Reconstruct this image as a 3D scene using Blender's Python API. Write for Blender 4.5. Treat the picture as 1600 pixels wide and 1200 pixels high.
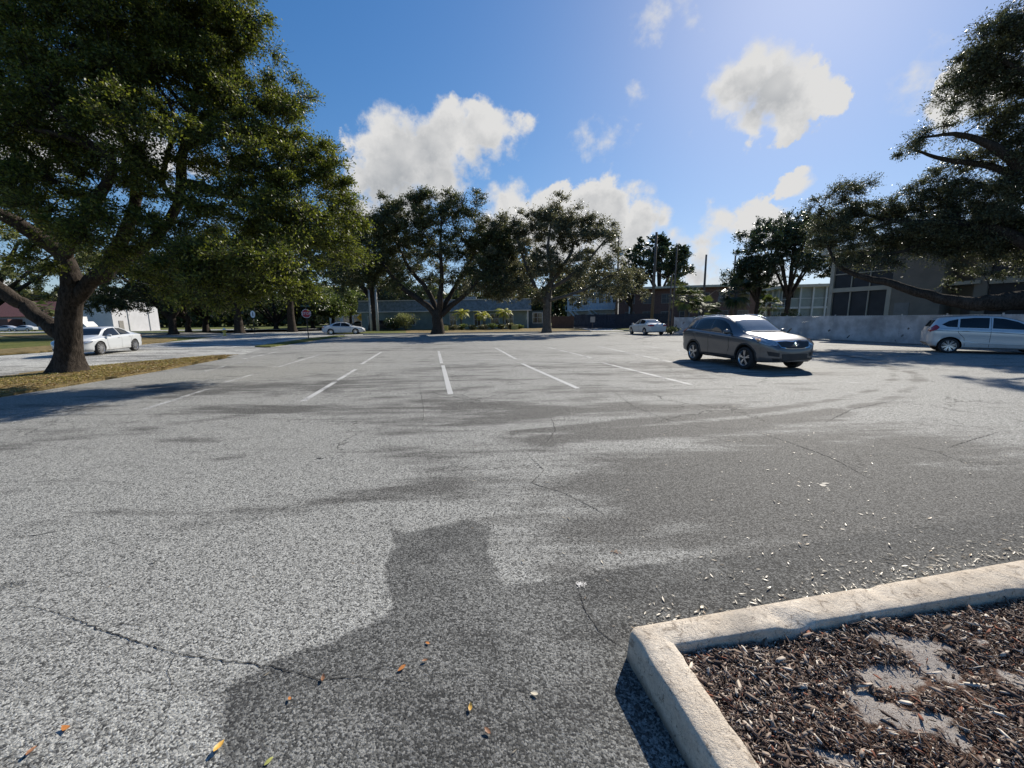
import bpy, bmesh, math, random
import numpy as np
from mathutils import Vector, Matrix
from mathutils.bvhtree import BVHTree
R=math.radians
scene=bpy.context.scene
for o in list(bpy.data.objects): bpy.data.objects.remove(o)
# ------------------------------------------------------------ camera
F=630.0; PITCH=R(9.2); ROLL=R(0.7); H=1.62
cp_,sp_=math.cos(PITCH),math.sin(PITCH); cr_,sr_=math.cos(ROLL),math.sin(ROLL)
cam_d=bpy.data.cameras.new('camera'); cam=bpy.data.objects.new('camera',cam_d)
scene.collection.objects.link(cam); scene.camera=cam
right=Vector((cr_,-sr_*sp_,-sr_*cp_)); up=Vector((sr_,cr_*sp_,cr_*cp_)); fwd=Vector((0,cp_,-sp_))
m=Matrix((right,up,-fwd)).transposed().to_4x4(); m.translation=Vector((0,0,H)); cam.matrix_world=m
cam_d.sensor_width=36; cam_d.lens=36*F/1600; cam_d.clip_start=.05; cam_d.clip_end=3000
def ray(px,py):
    x=(px-800)/F; y=-(py-600)/F
    return right*x+up*y+fwd
def G(px,py,z=0):
    d=ray(px,py); t=(z-H)/d.z; return Vector((d.x*t,d.y*t,z))
def P(px,py,Y):
    d=ray(px,py); t=Y/d.y; return Vector((d.x*t,Y,H+d.z*t))
# ------------------------------------------------------------ light
AZ=R(34.5); EL=R(34.5)
SUN=Vector((math.sin(AZ)*math.cos(EL),math.cos(AZ)*math.cos(EL),math.sin(EL)))
sd=bpy.data.lights.new('sun','SUN'); sun=bpy.data.objects.new('sun',sd); scene.collection.objects.link(sun)
sd.energy=5.0; sd.angle=R(.5); sd.color=(1,.93,.82)
sun.rotation_euler=SUN.to_track_quat('Z','Y').to_euler()
vs=scene.view_settings; vs.view_transform='Standard'; vs.look='None'; vs.exposure=.48; vs.gamma=1
scene.cycles.max_bounces=6; scene.cycles.transparent_max_bounces=8
scene.cycles.use_denoising=True
# ------------------------------------------------------------ node helper
class NT:
    def __init__(s,tree): s.t=tree; s.n=tree.nodes; s.l=tree.links; s.n.clear()
    def new(s,typ,ins=None,**kw):
        nd=s.n.new(typ)
        for k,v in kw.items(): setattr(nd,k,v)
        if ins:
            for k,v in ins.items():
                sock=nd.inputs[k]
                if isinstance(v,bpy.types.NodeSocket): s.l.new(v,sock)
                else: sock.default_value=v
        return nd
    def math(s,op,a,b=0.0,c=0.0,clamp=False):
        return s.new('ShaderNodeMath',{0:a,1:b,2:c},operation=op,use_clamp=clamp).outputs[0]
    def mr(s,v,a,b,c=0.0,d=1.0,smooth=True):
        return s.new('ShaderNodeMapRange',{'Value':v,'From Min':a,'From Max':b,'To Min':c,'To Max':d},interpolation_type='SMOOTHSTEP' if smooth else 'LINEAR').outputs[0]
    def noise(s,vec,scale,detail=4,rough=.55,dist=0.0):
        return s.new('ShaderNodeTexNoise',{'Vector':vec,'Scale':scale,'Detail':detail,'Roughness':rough,'Distortion':dist}).outputs['Fac']
    def mix(s,f,a,b,mode='MIX'):
        nd=s.new('ShaderNodeMix',data_type='RGBA',blend_type=mode)
        for i,v in ((0,f),(6,a),(7,b)):
            if isinstance(v,bpy.types.NodeSocket): s.l.new(v,nd.inputs[i])
            else: nd.inputs[i].default_value=v if i==0 or len(v)==4 else (*v,1)
        return nd.outputs[2]
    def link(s,a,b): s.l.new(a,b)
# ------------------------------------------------------------ world: sky and cumulus
world=bpy.data.worlds.new('World'); scene.world=world; world.use_nodes=True
w=NT(world.node_tree)
sky=w.new('ShaderNodeTexSky',sky_type='NISHITA',sun_disc=False,sun_elevation=EL,sun_rotation=AZ,altitude=0,air_density=1.0,dust_density=.3,ozone_density=3.5)
skyc=w.new('ShaderNodeHueSaturation',{'Saturation':1.28,'Hue':.506,'Value':1.0,'Color':sky.outputs[0]}).outputs[0]
cden=w.new('ShaderNodeVectorMath',{0:skyc,1:(.125,.10,.07),2:(1,1,1)},operation='MULTIPLY_ADD').outputs[0]
skyc=w.new('ShaderNodeVectorMath',{0:skyc,1:cden},operation='DIVIDE').outputs[0]
tc=w.new('ShaderNodeTexCoord').outputs['Generated']
def cloud_layer(blobs,nscale,amp,seed):
    off=w.new('ShaderNodeVectorMath',{0:tc,1:(seed,seed*.7,0)},operation='ADD').outputs[0]
    warp=w.new('ShaderNodeTexNoise',{'Vector':off,'Scale':nscale,'Detail':11,'Roughness':.64})
    n2=w.noise(off,nscale*3.1,5,.6)
    acc=None; lit=None
    sv=w.new('ShaderNodeVectorMath',{0:tc,1:tuple(Vector((SUN.x*.4,SUN.y*.4,SUN.z*1.1)).normalized()*.055)},operation='ADD').outputs[0]
    for (px,py,r,k) in blobs:
        c=ray(px,py).normalized()
        d=w.new('ShaderNodeVectorMath',{0:tc,1:tuple(c)},operation='DISTANCE').outputs['Value']
        v=w.new('ShaderNodeMapRange',{'Value':d,'From Min':0.0,'From Max':r/F*(1/ray(px,py).length)*1.24,'To Min':k,'To Max':0.0},clamp=False,interpolation_type='LINEAR').outputs[0]
        if nscale<10:
            d2=w.new('ShaderNodeVectorMath',{0:sv,1:tuple(c)},operation='DISTANCE').outputs['Value']
            v2_=w.new('ShaderNodeMapRange',{'Value':d2,'From Min':0.0,'From Max':r/F*(1/ray(px,py).length)*1.24,'To Min':k,'To Max':0.0},clamp=False,interpolation_type='LINEAR').outputs[0]
            lit=v2_ if lit is None else w.math('SMOOTH_MAX',lit,v2_,.25)
        acc=v if acc is None else w.math('SMOOTH_MAX',acc,v,.25)
    wv=w.new('ShaderNodeVectorMath',{0:off,1:w.new('ShaderNodeVectorMath',{0:warp.outputs['Color'],1:(.05,.05,.05)},operation='MULTIPLY').outputs[0]},operation='ADD').outputs[0]
    v1=w.new('ShaderNodeTexVoronoi',{'Vector':wv,'Scale':nscale*2.6,},feature='F1').outputs['Distance']
    v2=w.new('ShaderNodeTexVoronoi',{'Vector':wv,'Scale':nscale*6.5},feature='F1').outputs['Distance']
    puff=w.math('SUBTRACT',.62,w.math('ADD',v1,w.math('MULTIPLY',v2,.35)))
    n=w.math('SUBTRACT',warp.outputs['Fac'],.5)
    m_=w.math('SUBTRACT',n2,.5)
    return w.math('ADD',w.math('ADD',acc,w.math('MULTIPLY',puff,.34)),w.math('ADD',w.math('MULTIPLY',n,amp),w.math('MULTIPLY',m_,amp*.3))),puff,(w.math('SUBTRACT',acc,lit) if lit else None)
big=[(700,232,58,1),(640,245,60,1),(760,210,46,1),(600,265,55,.9),(800,205,36,.8),(605,200,28,.7),(560,290,50,.7),(690,280,60,.9),(640,310,60,.8),(735,240,45,.9),
     (905,335,50,1),(855,322,30,.9),(950,340,48,1),(790,325,38,.9),(1000,345,42,.9),(870,360,60,.9),(780,360,60,.8),(1035,345,25,.7),(950,370,60,.8),(1050,365,20,.6),
     (1180,120,48,1),(1215,135,56,1.0),(1260,145,40,1),(1305,148,34,.9),(1150,150,40,.8),(1172,195,40,.85),(1168,222,28,.7),(1215,100,36,.9),(1230,175,40,.7),
     (1235,296,30,.7),(1120,345,36,.85),(1170,348,48,.8),(1110,315,22,.7),(1215,352,45,.8),(1100,395,40,.8),(1060,400,50,.6),(1120,380,22,.6),(1480,160,38,.8),(1530,150,40,.7),(1180,450,70,.6),(1090,440,60,.6),
     (240,240,60,.8),(180,215,60,.8),(40,205,60,.7),(560,330,60,.6),(280,250,50,.6),(20,470,60,.5)]
A,puffA,litA=cloud_layer(big,6.5,2.15,3.1)
edge=w.mr(w.noise(tc,4,3),.4,.6,.22,.6)
alpha=w.mr(A,.12,edge)
body=w.math('SUBTRACT',w.mr(A,.16,.95),w.math('MULTIPLY',puffA,.75),clamp=True)
bn=w.noise(tc,9,6,.6)
body=w.math('MULTIPLY',body,w.mr(bn,.3,.65,.6,1.0))
body=w.math('SUBTRACT',body,w.math('MULTIPLY',litA,.9),clamp=True)
ccol=w.mix(body,(1.0,.995,.985),(.50,.53,.57))
wisps=[(1425,125,42,1.0),(915,208,34,.95),(955,212,32,.8),(980,222,22,.6),(990,146,26,.85),(1035,22,50,.8),(1075,0,46,.7),(1080,200,24,.5),(1020,45,30,.6),(1440,100,36,.5)]
B,_p,_q=cloud_layer(wisps,12.0,2.6,8.3)
walpha=w.mr(B,.25,1.1,0,.7)
bg1=w.new('ShaderNodeBackground',{'Color':skyc,'Strength':.115})
bg2=w.new('ShaderNodeBackground',{'Color':ccol,'Strength':.53})
mx=w.new('ShaderNodeMixShader',{0:w.math('MAXIMUM',alpha,walpha),1:bg1.outputs[0],2:bg2.outputs[0]})
w.link(mx.outputs[0],w.new('ShaderNodeOutputWorld').inputs[0])
# ------------------------------------------------------------ object helpers
COL=scene.collection
def tag(o,label,cat,group=None,kind=None):
    if label: o['label']=label
    if cat: o['category']=cat
    if group: o['group']=group
    if kind: o['kind']=kind
    return o
def thing(name,label,cat,loc=(0,0,0),rz=0,group=None):
    o=bpy.data.objects.new(name,None); COL.objects.link(o); o.empty_display_size=.2
    o.location=loc; o.rotation_euler=(0,0,rz); return tag(o,label,cat,group)
def link_mesh(name,me,parent=None,mat=None):
    o=bpy.data.objects.new(name,me); COL.objects.link(o)
    if parent is not None: o.parent=parent
    if mat is not None: me.materials.append(mat)
    return o
def bm_obj(name,bm,mat=None,parent=None,smooth=False):
    me=bpy.data.meshes.new(name); bm.to_mesh(me); bm.free()
    if smooth: me.polygons.foreach_set('use_smooth',[True]*len(me.polygons))
    return link_mesh(name,me,parent,mat)
def np_mesh(name,V,Fc,smooth=False):
    """V (n,3); Fc int array (m,k)"""
    me=bpy.data.meshes.new(name); V=np.ascontiguousarray(V,dtype=np.float32); Fc=np.ascontiguousarray(Fc,dtype=np.int32)
    m_,k=Fc.shape
    me.vertices.add(len(V)); me.vertices.foreach_set('co',V.ravel())
    me.loops.add(m_*k); me.loops.foreach_set('vertex_index',Fc.ravel())
    me.polygons.add(m_); me.polygons.foreach_set('loop_start',np.arange(0,m_*k,k,dtype=np.int32))
    me.polygons.foreach_set('loop_total',np.full(m_,k,dtype=np.int32))
    if smooth: me.polygons.foreach_set('use_smooth',np.ones(m_,dtype=bool))
    me.update(calc_edges=True); return me
class MB:
    """collects shapes for one mesh"""
    def __init__(s): s.bm=bmesh.new()
    def box(s,c,d,rz=0,bev=0,rot=None):
        M=Matrix.Translation(c)@(rot.to_4x4() if rot else Matrix.Rotation(rz,4,'Z'))@Matrix.Diagonal((d[0],d[1],d[2],1))
        r=bmesh.ops.create_cube(s.bm,size=1,matrix=M)
        if bev>0:
            es=list({e for v in r['verts'] for e in v.link_edges})
            bmesh.ops.bevel(s.bm,geom=es,offset=bev,segments=2,affect='EDGES',profile=.6)
        return s
    def bar(s,a,b,r,r2=None,n=8):
        a=Vector(a); b=Vector(b); d=b-a
        q=d.to_track_quat('Z','Y').to_matrix().to_4x4()
        bmesh.ops.create_cone(s.bm,cap_ends=True,segments=n,radius1=r,radius2=r if r2 is None else r2,depth=d.length,matrix=Matrix.Translation((a+b)/2)@q)
        return s
    def sphere(s,c,r,sc=(1,1,1),n=12):
        bmesh.ops.create_uvsphere(s.bm,u_segments=n,v_segments=max(6,n//2),radius=r,matrix=Matrix.Translation(c)@Matrix.Diagonal((*sc,1))); return s
    def poly(s,pts):
        vs=[s.bm.verts.new(p) for p in pts]; s.bm.faces.new(vs); return s
    def prism(s,pts,h):
        """pts: 3D loop, extruded up by vector/float h"""
        if not isinstance(h,(tuple,Vector)): h=(0,0,h)
        vs=[s.bm.verts.new(p) for p in pts]; f=s.bm.faces.new(vs)
        r=bmesh.ops.extrude_face_region(s.bm,geom=[f])
        bmesh.ops.translate(s.bm,verts=[v for v in r['geom'] if isinstance(v,bmesh.types.BMVert)],vec=h)
        bmesh.ops.recalc_face_normals(s.bm,faces=s.bm.faces[:]); return s
    def lathe(s,prof,M=None,n=24,close=False):
        """prof: (r,z) list, about local Z"""
        rings=[]
        for r,z in prof:
            rings.append([s.bm.verts.new((M or Matrix())@Vector((r*math.cos(t*2*math.pi/n),r*math.sin(t*2*math.pi/n),z))) for t in range(n)])
        for a,b in zip(rings,rings[1:]+([rings[0]] if close else [])):
            for i in range(n): s.bm.faces.new((a[i],a[(i+1)%n],b[(i+1)%n],b[i]))
        return s
    def build(s,name,mat=None,parent=None,smooth=False): return bm_obj(name,s.bm,mat,parent,smooth)
MATS={}
def mat(name,col,rough=.6,var=.15,scale=3.0,bump=0.0,bscale=40.0,metal=0.0,coat=0.0,spec=.5,emit=None,detail=5):
    if name in MATS: return MATS[name]
    m_=bpy.data.materials.new(name); m_.use_nodes=True; t=NT(m_.node_tree)
    co=t.new('ShaderNodeTexCoord').outputs['Object']
    n=t.noise(co,scale,detail,.6)
    f=t.mr(n,.25,.75,1-var,1+var)
    c=t.new('ShaderNodeVectorMath',{0:(*col,),1:f},operation='MULTIPLY')
    t.link(f,c.inputs[1])
    b=t.new('ShaderNodeBsdfPrincipled',{'Base Color':c.outputs[0],'Roughness':rough,'Metallic':metal,'Coat Weight':coat,'Coat Roughness':.04,'Specular IOR Level':spec})
    if bump>0:
        bn_=t.new('ShaderNodeBump',{'Height':t.noise(co,bscale,4,.6),'Strength':1.0,'Distance':bump}); t.link(bn_.outputs[0],b.inputs['Normal'])
    if emit: b.inputs['Emission Color'].default_value=(*emit[0],1); b.inputs['Emission Strength'].default_value=emit[1]
    t.link(b.outputs[0],t.new('ShaderNodeOutputMaterial').inputs[0]); MATS[name]=m_; return m_
def text_mesh(s,size,depth=.004):
    cu=bpy.data.curves.new('t','FONT'); cu.body=s; cu.size=size; cu.extrude=depth/2; cu.align_x='CENTER'; cu.align_y='CENTER'
    o=bpy.data.objects.new('t',cu); COL.objects.link(o)
    dg=bpy.context.evaluated_depsgraph_get(); me=bpy.data.meshes.new_from_object(o.evaluated_get(dg))
    bpy.data.objects.remove(o); bpy.data.curves.remove(cu); return me
def clone(root,loc=None,rz=None,label=None,scale=None):
    c=root.copy(); COL.objects.link(c)
    if loc is not None: c.location=loc
    if rz is not None: c.rotation_euler=(0,0,rz)
    if scale is not None: c.scale=(scale,)*3 if not isinstance(scale,tuple) else scale
    if label: c['label']=label
    for ch in [o for o in list(bpy.data.objects) if o.parent==root]:
        d=ch.copy(); COL.objects.link(d); d.parent=c
        for g in [o for o in list(bpy.data.objects) if o.parent==ch]:
            e=g.copy(); COL.objects.link(e); e.parent=d
    return c
# ============================================================ GROUND
def sdf_poly(X,Y,poly):
    """signed distance, negative inside"""
    p=np.array([(q[0],q[1]) for q in poly]); d=np.full(X.shape,1e9); ins=np.zeros(X.shape,bool)
    for i in range(len(p)):
        a=p[i]; b=p[(i+1)%len(p)]; e=b-a; wx=X-a[0]; wy=Y-a[1]
        t=np.clip((wx*e[0]+wy*e[1])/(e@e),0,1); d=np.minimum(d,np.hypot(wx-t*e[0],wy-t*e[1]))
        c=((a[1]<=Y)&(b[1]>Y))|((b[1]<=Y)&(a[1]>Y))
        with np.errstate(divide='ignore',invalid='ignore'): xi=a[0]+(Y-a[1])/(b[1]-a[1]+1e-12)*(b[0]-a[0])
        ins^=c&(X<xi)
    return np.where(ins,-d,d)
def dist_line(X,Y,pts):
    d=np.full(X.shape,1e9)
    for a,b in zip(pts,pts[1:]):
        ex,ey=b[0]-a[0],b[1]-a[1]; wx=X-a[0]; wy=Y-a[1]; t=np.clip((wx*ex+wy*ey)/(ex*ex+ey*ey),0,1)
        d=np.minimum(d,np.hypot(wx-t*ex,wy-t*ey))
    return d
def asphalt(name,base=1.0,attr=False,agg=112.0):
    m_=bpy.data.materials.new(name); m_.use_nodes=True; t=NT(m_.node_tree)
    geo=t.new('ShaderNodeNewGeometry').outputs['Position']
    if attr:
        patch=t.new('ShaderNodeAttribute',attribute_name='patch').outputs['Fac']
        tone=t.new('ShaderNodeAttribute',attribute_name='tone').outputs['Fac']
    else: patch,tone=5.0,0.0
    stretch=t.new('ShaderNodeMapping',{'Vector':geo,'Rotation':(0,0,R(-8)),'Scale':(.35,1.6,1)}).outputs[0]
    n_big=t.noise(stretch,.35,6,.62,.4)
    n_blot=t.noise(geo,.8,5,.6)
    n_med=t.noise(stretch,2.2,6,.65,.3)
    # tone: 0 dark ... 1 light worn
    c5=lambda n_,k_:t.math('MULTIPLY',t.math('SUBTRACT',n_,.5),k_)
    v=t.math('ADD',t.math('ADD',1.27,c5(n_big,2.5)),t.math('ADD',c5(n_med,1.9),c5(n_blot,1.0)))
    v=t.math('ADD',t.math('SUBTRACT',v,.15),tone)
    worn=t.mr(v,.74,1.42)
    edge=t.math('ADD',patch,t.math('MULTIPLY',t.math('SUBTRACT',t.noise(geo,11,5,.7),.5),.075))
    sealed=t.mr(edge,-.02,.025,1,0)
    vor=t.new('ShaderNodeTexVoronoi',{'Vector':geo,'Scale':agg},feature='F1')
    stone=t.new('ShaderNodeSeparateColor',{0:vor.outputs['Color']}).outputs[0]
    vor2=t.new('ShaderNodeTexVoronoi',{'Vector':geo,'Scale':agg*.45},feature='F1')
    stone2=t.new('ShaderNodeSeparateColor',{0:vor2.outputs['Color']}).outputs[1]
    # exposed stones
    lightc=t.mix(t.mr(stone,.1,.95,0,1,False),(.070,.068,.066),(.62,.60,.57))
    lightc=t.mix(t.mr(stone2,.55,.95,0,.45),lightc,(.55,.53,.495))
    darkc=t.mix(t.mr(stone,.25,1.0,0,1,False),(.048,.046,.044),(.29,.275,.26))
    sealc=t.mix(t.mr(stone,.35,1.0,0,1,False),(.028,.028,.028),(.21,.205,.20))
    c=t.mix(worn,darkc,lightc)
    c=t.mix(t.math('MULTIPLY',sealed,t.mr(n_blot,.3,.7,.88,.45)),c,sealc)
    # pits: dark gaps between stones
    fine=t.noise(geo,agg*2.3,2,.6)
    c=t.mix(t.mr(fine,.38,.62,.5,0),c,(.03,.03,.03))
    spots=t.mr(t.noise(geo,5.5,3,.5),.68,.74); c=t.mix(t.math('MULTIPLY',spots,.45),c,(.045,.043,.042))
    pit=t.mr(t.noise(geo,agg*.9,2,.5),.44,.32,0,.8)
    c=t.mix(pit,c,(.02,.02,.022))
    # fine cracks
    wp=t.new('ShaderNodeTexNoise',{'Vector':geo,'Scale':1.6,'Detail':7,'Roughness':.68}).outputs['Color']
    wv=t.new('ShaderNodeVectorMath',{0:geo,1:t.new('ShaderNodeVectorMath',{0:wp,1:(1.1,1.1,0)},operation='MULTIPLY').outputs[0]},operation='ADD').outputs[0]
    ce=t.new('ShaderNodeTexVoronoi',{'Vector':wv,'Scale':.36},feature='DISTANCE_TO_EDGE').outputs['Distance']
    ce2=t.new('ShaderNodeTexVoronoi',{'Vector':wv,'Scale':1.1},feature='DISTANCE_TO_EDGE').outputs['Distance']
    cm=t.mr(ce,.0012,.0042,1,0); cm=t.math('MULTIPLY',cm,t.mr(t.noise(geo,.45,3,.5),.44,.60))
    cm2=t.mr(ce2,.002,.010,1,0); cm2=t.math('MULTIPLY',cm2,t.mr(t.noise(geo,.28,3,.5),.56,.64))
    cm=t.math('MAXIMUM',cm,t.math('MULTIPLY',cm2,.7))
    c=t.mix(t.math('MULTIPLY',cm,.8),c,(.018,.018,.018))
    c=t.mix(1.0,c,(base*.955,base*.98,base*.955),'MULTIPLY')
    hgt=t.math('ADD',t.math('MULTIPLY',t.math('SUBTRACT',1.0,vor.outputs['Distance']),.5),t.math('MULTIPLY',t.noise(geo,agg*.9,2,.5),1.1))
    hgt=t.math('SUBTRACT',hgt,t.math('MULTIPLY',cm,1.5))
    bp=t.new('ShaderNodeBump',{'Height':hgt,'Strength':.7,'Distance':.006})
    b=t.new('ShaderNodeBsdfPrincipled',{'Base Color':c,'Roughness':.82,'Specular IOR Level':.22,'Normal':bp.outputs[0]})
    t.link(b.outputs[0],t.new('ShaderNodeOutputMaterial').inputs[0]); return m_
M_lot=asphalt('asphalt_lot',1.0,True)
M_road=asphalt('asphalt_road',1.65,False,60)
# ground sheet to the horizon
def grass_mat(name,c1,c2,c3):
    m_=bpy.data.materials.new(name); m_.use_nodes=True; t=NT(m_.node_tree)
    g=t.new('ShaderNodeNewGeometry').outputs['Position']
    a=t.noise(g,.25,5,.6); b_=t.noise(g,2.5,6,.7); f_=t.noise(g,28,4,.7)
    c=t.mix(t.mr(a,.35,.65),c1,c2); c=t.mix(t.mr(b_,.42,.66),c,c3)
    c=t.mix(t.mr(f_,.35,.7,0,.55),c,(.035,.035,.015))
    bp=t.new('ShaderNodeBump',{'Height':f_,'Strength':1.0,'Distance':.05})
    b=t.new('ShaderNodeBsdfPrincipled',{'Base Color':c,'Roughness':.9,'Specular IOR Level':.1,'Normal':bp.outputs[0]})
    t.link(b.outputs[0],t.new('ShaderNodeOutputMaterial').inputs[0]); return m_
M_grass=grass_mat('lawn_grass',(.13,.15,.04),(.20,.19,.06),(.07,.10,.025))
M_dry=grass_mat('dry_verge',(.27,.20,.095),(.36,.27,.13),(.13,.10,.045))
me=np_mesh('ground',np.array([(-900,-300,-.05),(900,-300,-.05),(900,1500,-.05),(-900,1500,-.05)]),np.array([(0,1,2,3)]))
tag(link_mesh('ground',me,None,M_grass),None,None,None,'structure')
def sheet(name,pts,z,mt,kind='structure'):
    b=MB(); b.poly([(p[0],p[1],z) for p in pts]); bmesh.ops.triangulate(b.bm,faces=b.bm.faces[:])
    bmesh.ops.recalc_face_normals(b.bm,faces=b.bm.faces[:])
    if b.bm.faces[:][0].normal.z<0: bmesh.ops.reverse_faces(b.bm,faces=b.bm.faces[:])
    return tag(b.build(name,mt),None,None,None,kind)
# the street on the left, running away along the verge, and the street behind the lot
sheet('street',[(-27.5,-5),(-13,-5),(-13,12),(-13.5,20),(-16,30),(-17,38),(-19,47),(-60,62),(-120,80),(-120,70),(-60,54),(-33,45),(-29.5,34),(-27.5,24)],-.02,M_road)
sheet('side_street',[(-60,50),(-19,44),(-10,52),(-30,140),(-46,140),(-30,70)],-.025,M_road)
sheet('driveway',[G(876,518)+Vector((0,0,0)),(13.5,49.6),(18,56),(12,78),(9,78),(10.5,60)],-.018,M_road)
sheet('far_street',[(-140,88),(-60,88),(-60,98),(-140,98)],-.03,M_road)
# parking lot, fine grid with painted-in wear
gx=np.concatenate([np.arange(-17.6,-2.6,.14),np.arange(-2.6,2.6,.035),np.arange(2.6,42.01,.14)]); gy=np.concatenate([np.arange(-5,1.0,.14),np.arange(1.0,3.6,.035),np.arange(3.6,47.3,.14)])
GX,GY=np.meshgrid(gx,gy)
vin=[(-11.6,-6),(-11.6,9.2),(-11.8,11.4),(-12.0,13.6),(-13.0,18.6),(-15.2,25.3),(-17.1,37.8),(-17.4,46)]
lim=np.interp(GY,[q[1] for q in vin],[q[0] for q in vin])
V=np.stack([np.maximum(GX,lim),GY,np.zeros_like(GX)],-1)
n0,n1=GX.shape; idx=np.arange(n0*n1).reshape(n0,n1)
Fq=np.stack([idx[:-1,:-1],idx[:-1,1:],idx[1:,1:],idx[1:,:-1]],-1).reshape(-1,4)
Xf,Yf=V[...,0].ravel(),V[...,1].ravel()
V=V.reshape(-1,3)
keep=(Xf[Fq].max(1)-Xf[Fq].min(1)>1e-4); Fq=Fq[keep]
me=np_mesh('parking_lot',V,Fq)
seal=[G(*q) for q in [(604,820),(618,852),(603,882),(604,920),(616,946),(607,960),(557,985),(500,1008),(432,1030),(352,1080),(343,1210),(1200,1290),(1600,1300),(1900,900),(1600,800),(1330,838),(1150,868),(1000,882),(922,901),(883,905),(826,912),(786,914),(761,859),(768,822),(730,812),(684,822),(634,834)]]
patch=sdf_poly(Xf,Yf,seal)
tone=np.zeros_like(Xf)
def blob(px,py,rx,ry,amt,ang=0.0):
    """an area of darker (-) or paler (+) surfacing; px,py its middle on the ground, radii in metres"""
    global tone
    c=G(px,py); dx=Xf-c.x; dy=Yf-c.y; a=R(ang); u=(dx*math.cos(a)+dy*math.sin(a))/rx; v=(-dx*math.sin(a)+dy*math.cos(a))/ry
    tone+=amt*np.exp(-(u*u+v*v)**1.2)
for q in [(160,900,1.6,1.3,.45),(330,760,3,1.0,.28),(520,900,.6,.5,.30),(60,760,3,.8,.2),(260,700,4,.6,.25),(560,690,1.6,.4,.25),(200,1080,.5,.35,-.05),
          (60,1060,.5,.4,-.12),(230,1120,.6,.35,.45),(30,1190,.25,.2,-.3),(330,980,.5,.3,.2),(1300,600,4,.8,.25),(700,590,2.5,.4,.12),(650,590,3.0,1.5,-.28),(540,640,2.5,.8,-.2),(760,650,3,.8,-.05),(700,570,3.0,1.2,-.2),(950,640,3,1.3,-.12),
          (330,640,2.5,.6,-.2),(880,560,6,1.2,.22),(500,560,5,1.5,.2),(1100,760,1.6,.8,-.22),(1350,720,2.4,1.4,-.35),(1250,800,1.2,.9,-.35),(1450,650,5,1.6,-.12),(1150,660,3.5,1.2,-.25),(950,780,.9,.8,.05),
          (1500,780,1.6,1.0,-.4),(1050,540,9,2.5,.3),(840,535,9,3,.25),(420,810,.9,.25,-.2),(180,860,.9,.16,-.2),(600,770,.5,.25,-.25),(820,850,.25,.2,.15),(1450,610,4,.9,.28),(1300,640,3,.5,.15),(590,960,.35,.25,.25)]: blob(*q)
# curving tyre sweeps near the fence and long faint wheel paths
def sweep(px_pts,amt,wd):
    global tone
    q=[np.array(G(*p)[:2]) for p in px_pts]; q=[2*q[0]-q[1]]+q+[2*q[-1]-q[-2]]; out=[]
    for i in range(1,len(q)-2):
        for t in (0,.25,.5,.75): out.append(.5*((2*q[i])+(-q[i-1]+q[i+1])*t+(2*q[i-1]-5*q[i]+4*q[i+1]-q[i+2])*t*t+(-q[i-1]+3*q[i]-3*q[i+1]+q[i+2])*t**3))
    tone=tone+amt*np.exp(-(dist_line(Xf,Yf,out)/wd)**2)
base_=[(1320,556),(1372,564),(1396,578),(1392,595),(1355,612),(1290,627),(1200,640),(1080,652),(930,664),(760,680)]
for off,amt,wd in ((0,-.62,.16),(9,.5,.14),(20,-.55,.15),(34,-.35,.12),(-9,.4,.16),(46,.35,.25)): sweep([(x+off*1.6,y+off*.55) for x,y in base_],amt,wd)
for pts,amt in ([(1180,600),(1330,640),(1480,652),(1600,640)],.35),([(900,690),(1100,700),(1300,690),(1560,660)],.28),([(500,610),(700,628),(900,640),(1100,632)],-.3),([(300,650),(520,668),(760,668),(1000,655)],.25),([(200,680),(480,706),(760,706),(1050,684)],-.3),([(0,730),(300,742),(600,740),(900,716)],.2),([(0,800),(240,796),(500,780),(760,748)],-.28),([(120,640),(330,612),(520,596),(700,592)],-.2),([(600,556),(800,554),(1000,556),(1060,562)],.3): sweep(pts,amt,.22)
for r0,amt in ((5.0,-.0),):
    c=G(1170,628); dd=np.abs(np.hypot(Xf-c.x,Yf-c.y)-r0); ang_=np.arctan2(Yf-c.y,Xf-c.x)
    tone+=amt*np.exp(-(dd/.13)**2)*np.exp(-((ang_-.55)/.75)**4)
for k,(a,b_,c_) in enumerate([((0,770),(500,690),(900,640)),((0,700),(420,640),(800,600)),((0,830),(300,770),(640,720)),((600,700),(1000,690),(1300,640)),((700,640),(1100,600),(1500,590)),((0,860),(260,830),(520,780)),((500,600),(900,585),(1300,610))]):
    q=[G(*a),G(*b_),G(*c_)]; pts=[]
    for s in np.linspace(0,1,14).tolist(): pts.append(((1-s)**2*q[0]+2*s*(1-s)*q[1]+s*s*q[2]))
    tone=tone+(-.26 if k%3 else -.34)*np.exp(-(dist_line(Xf,Yf,[(p.x,p.y) for p in pts])/.20)**2)
tone+=.22*np.clip((Yf-3)/4,0,1)
for nm,arr in (('patch',patch),('tone',tone)):
    at=me.attributes.new(nm,'FLOAT','POINT'); at.data.foreach_set('value',arr.astype(np.float32))
tag(link_mesh('parking_lot',me,None,M_lot),None,None,None,'structure')
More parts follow.
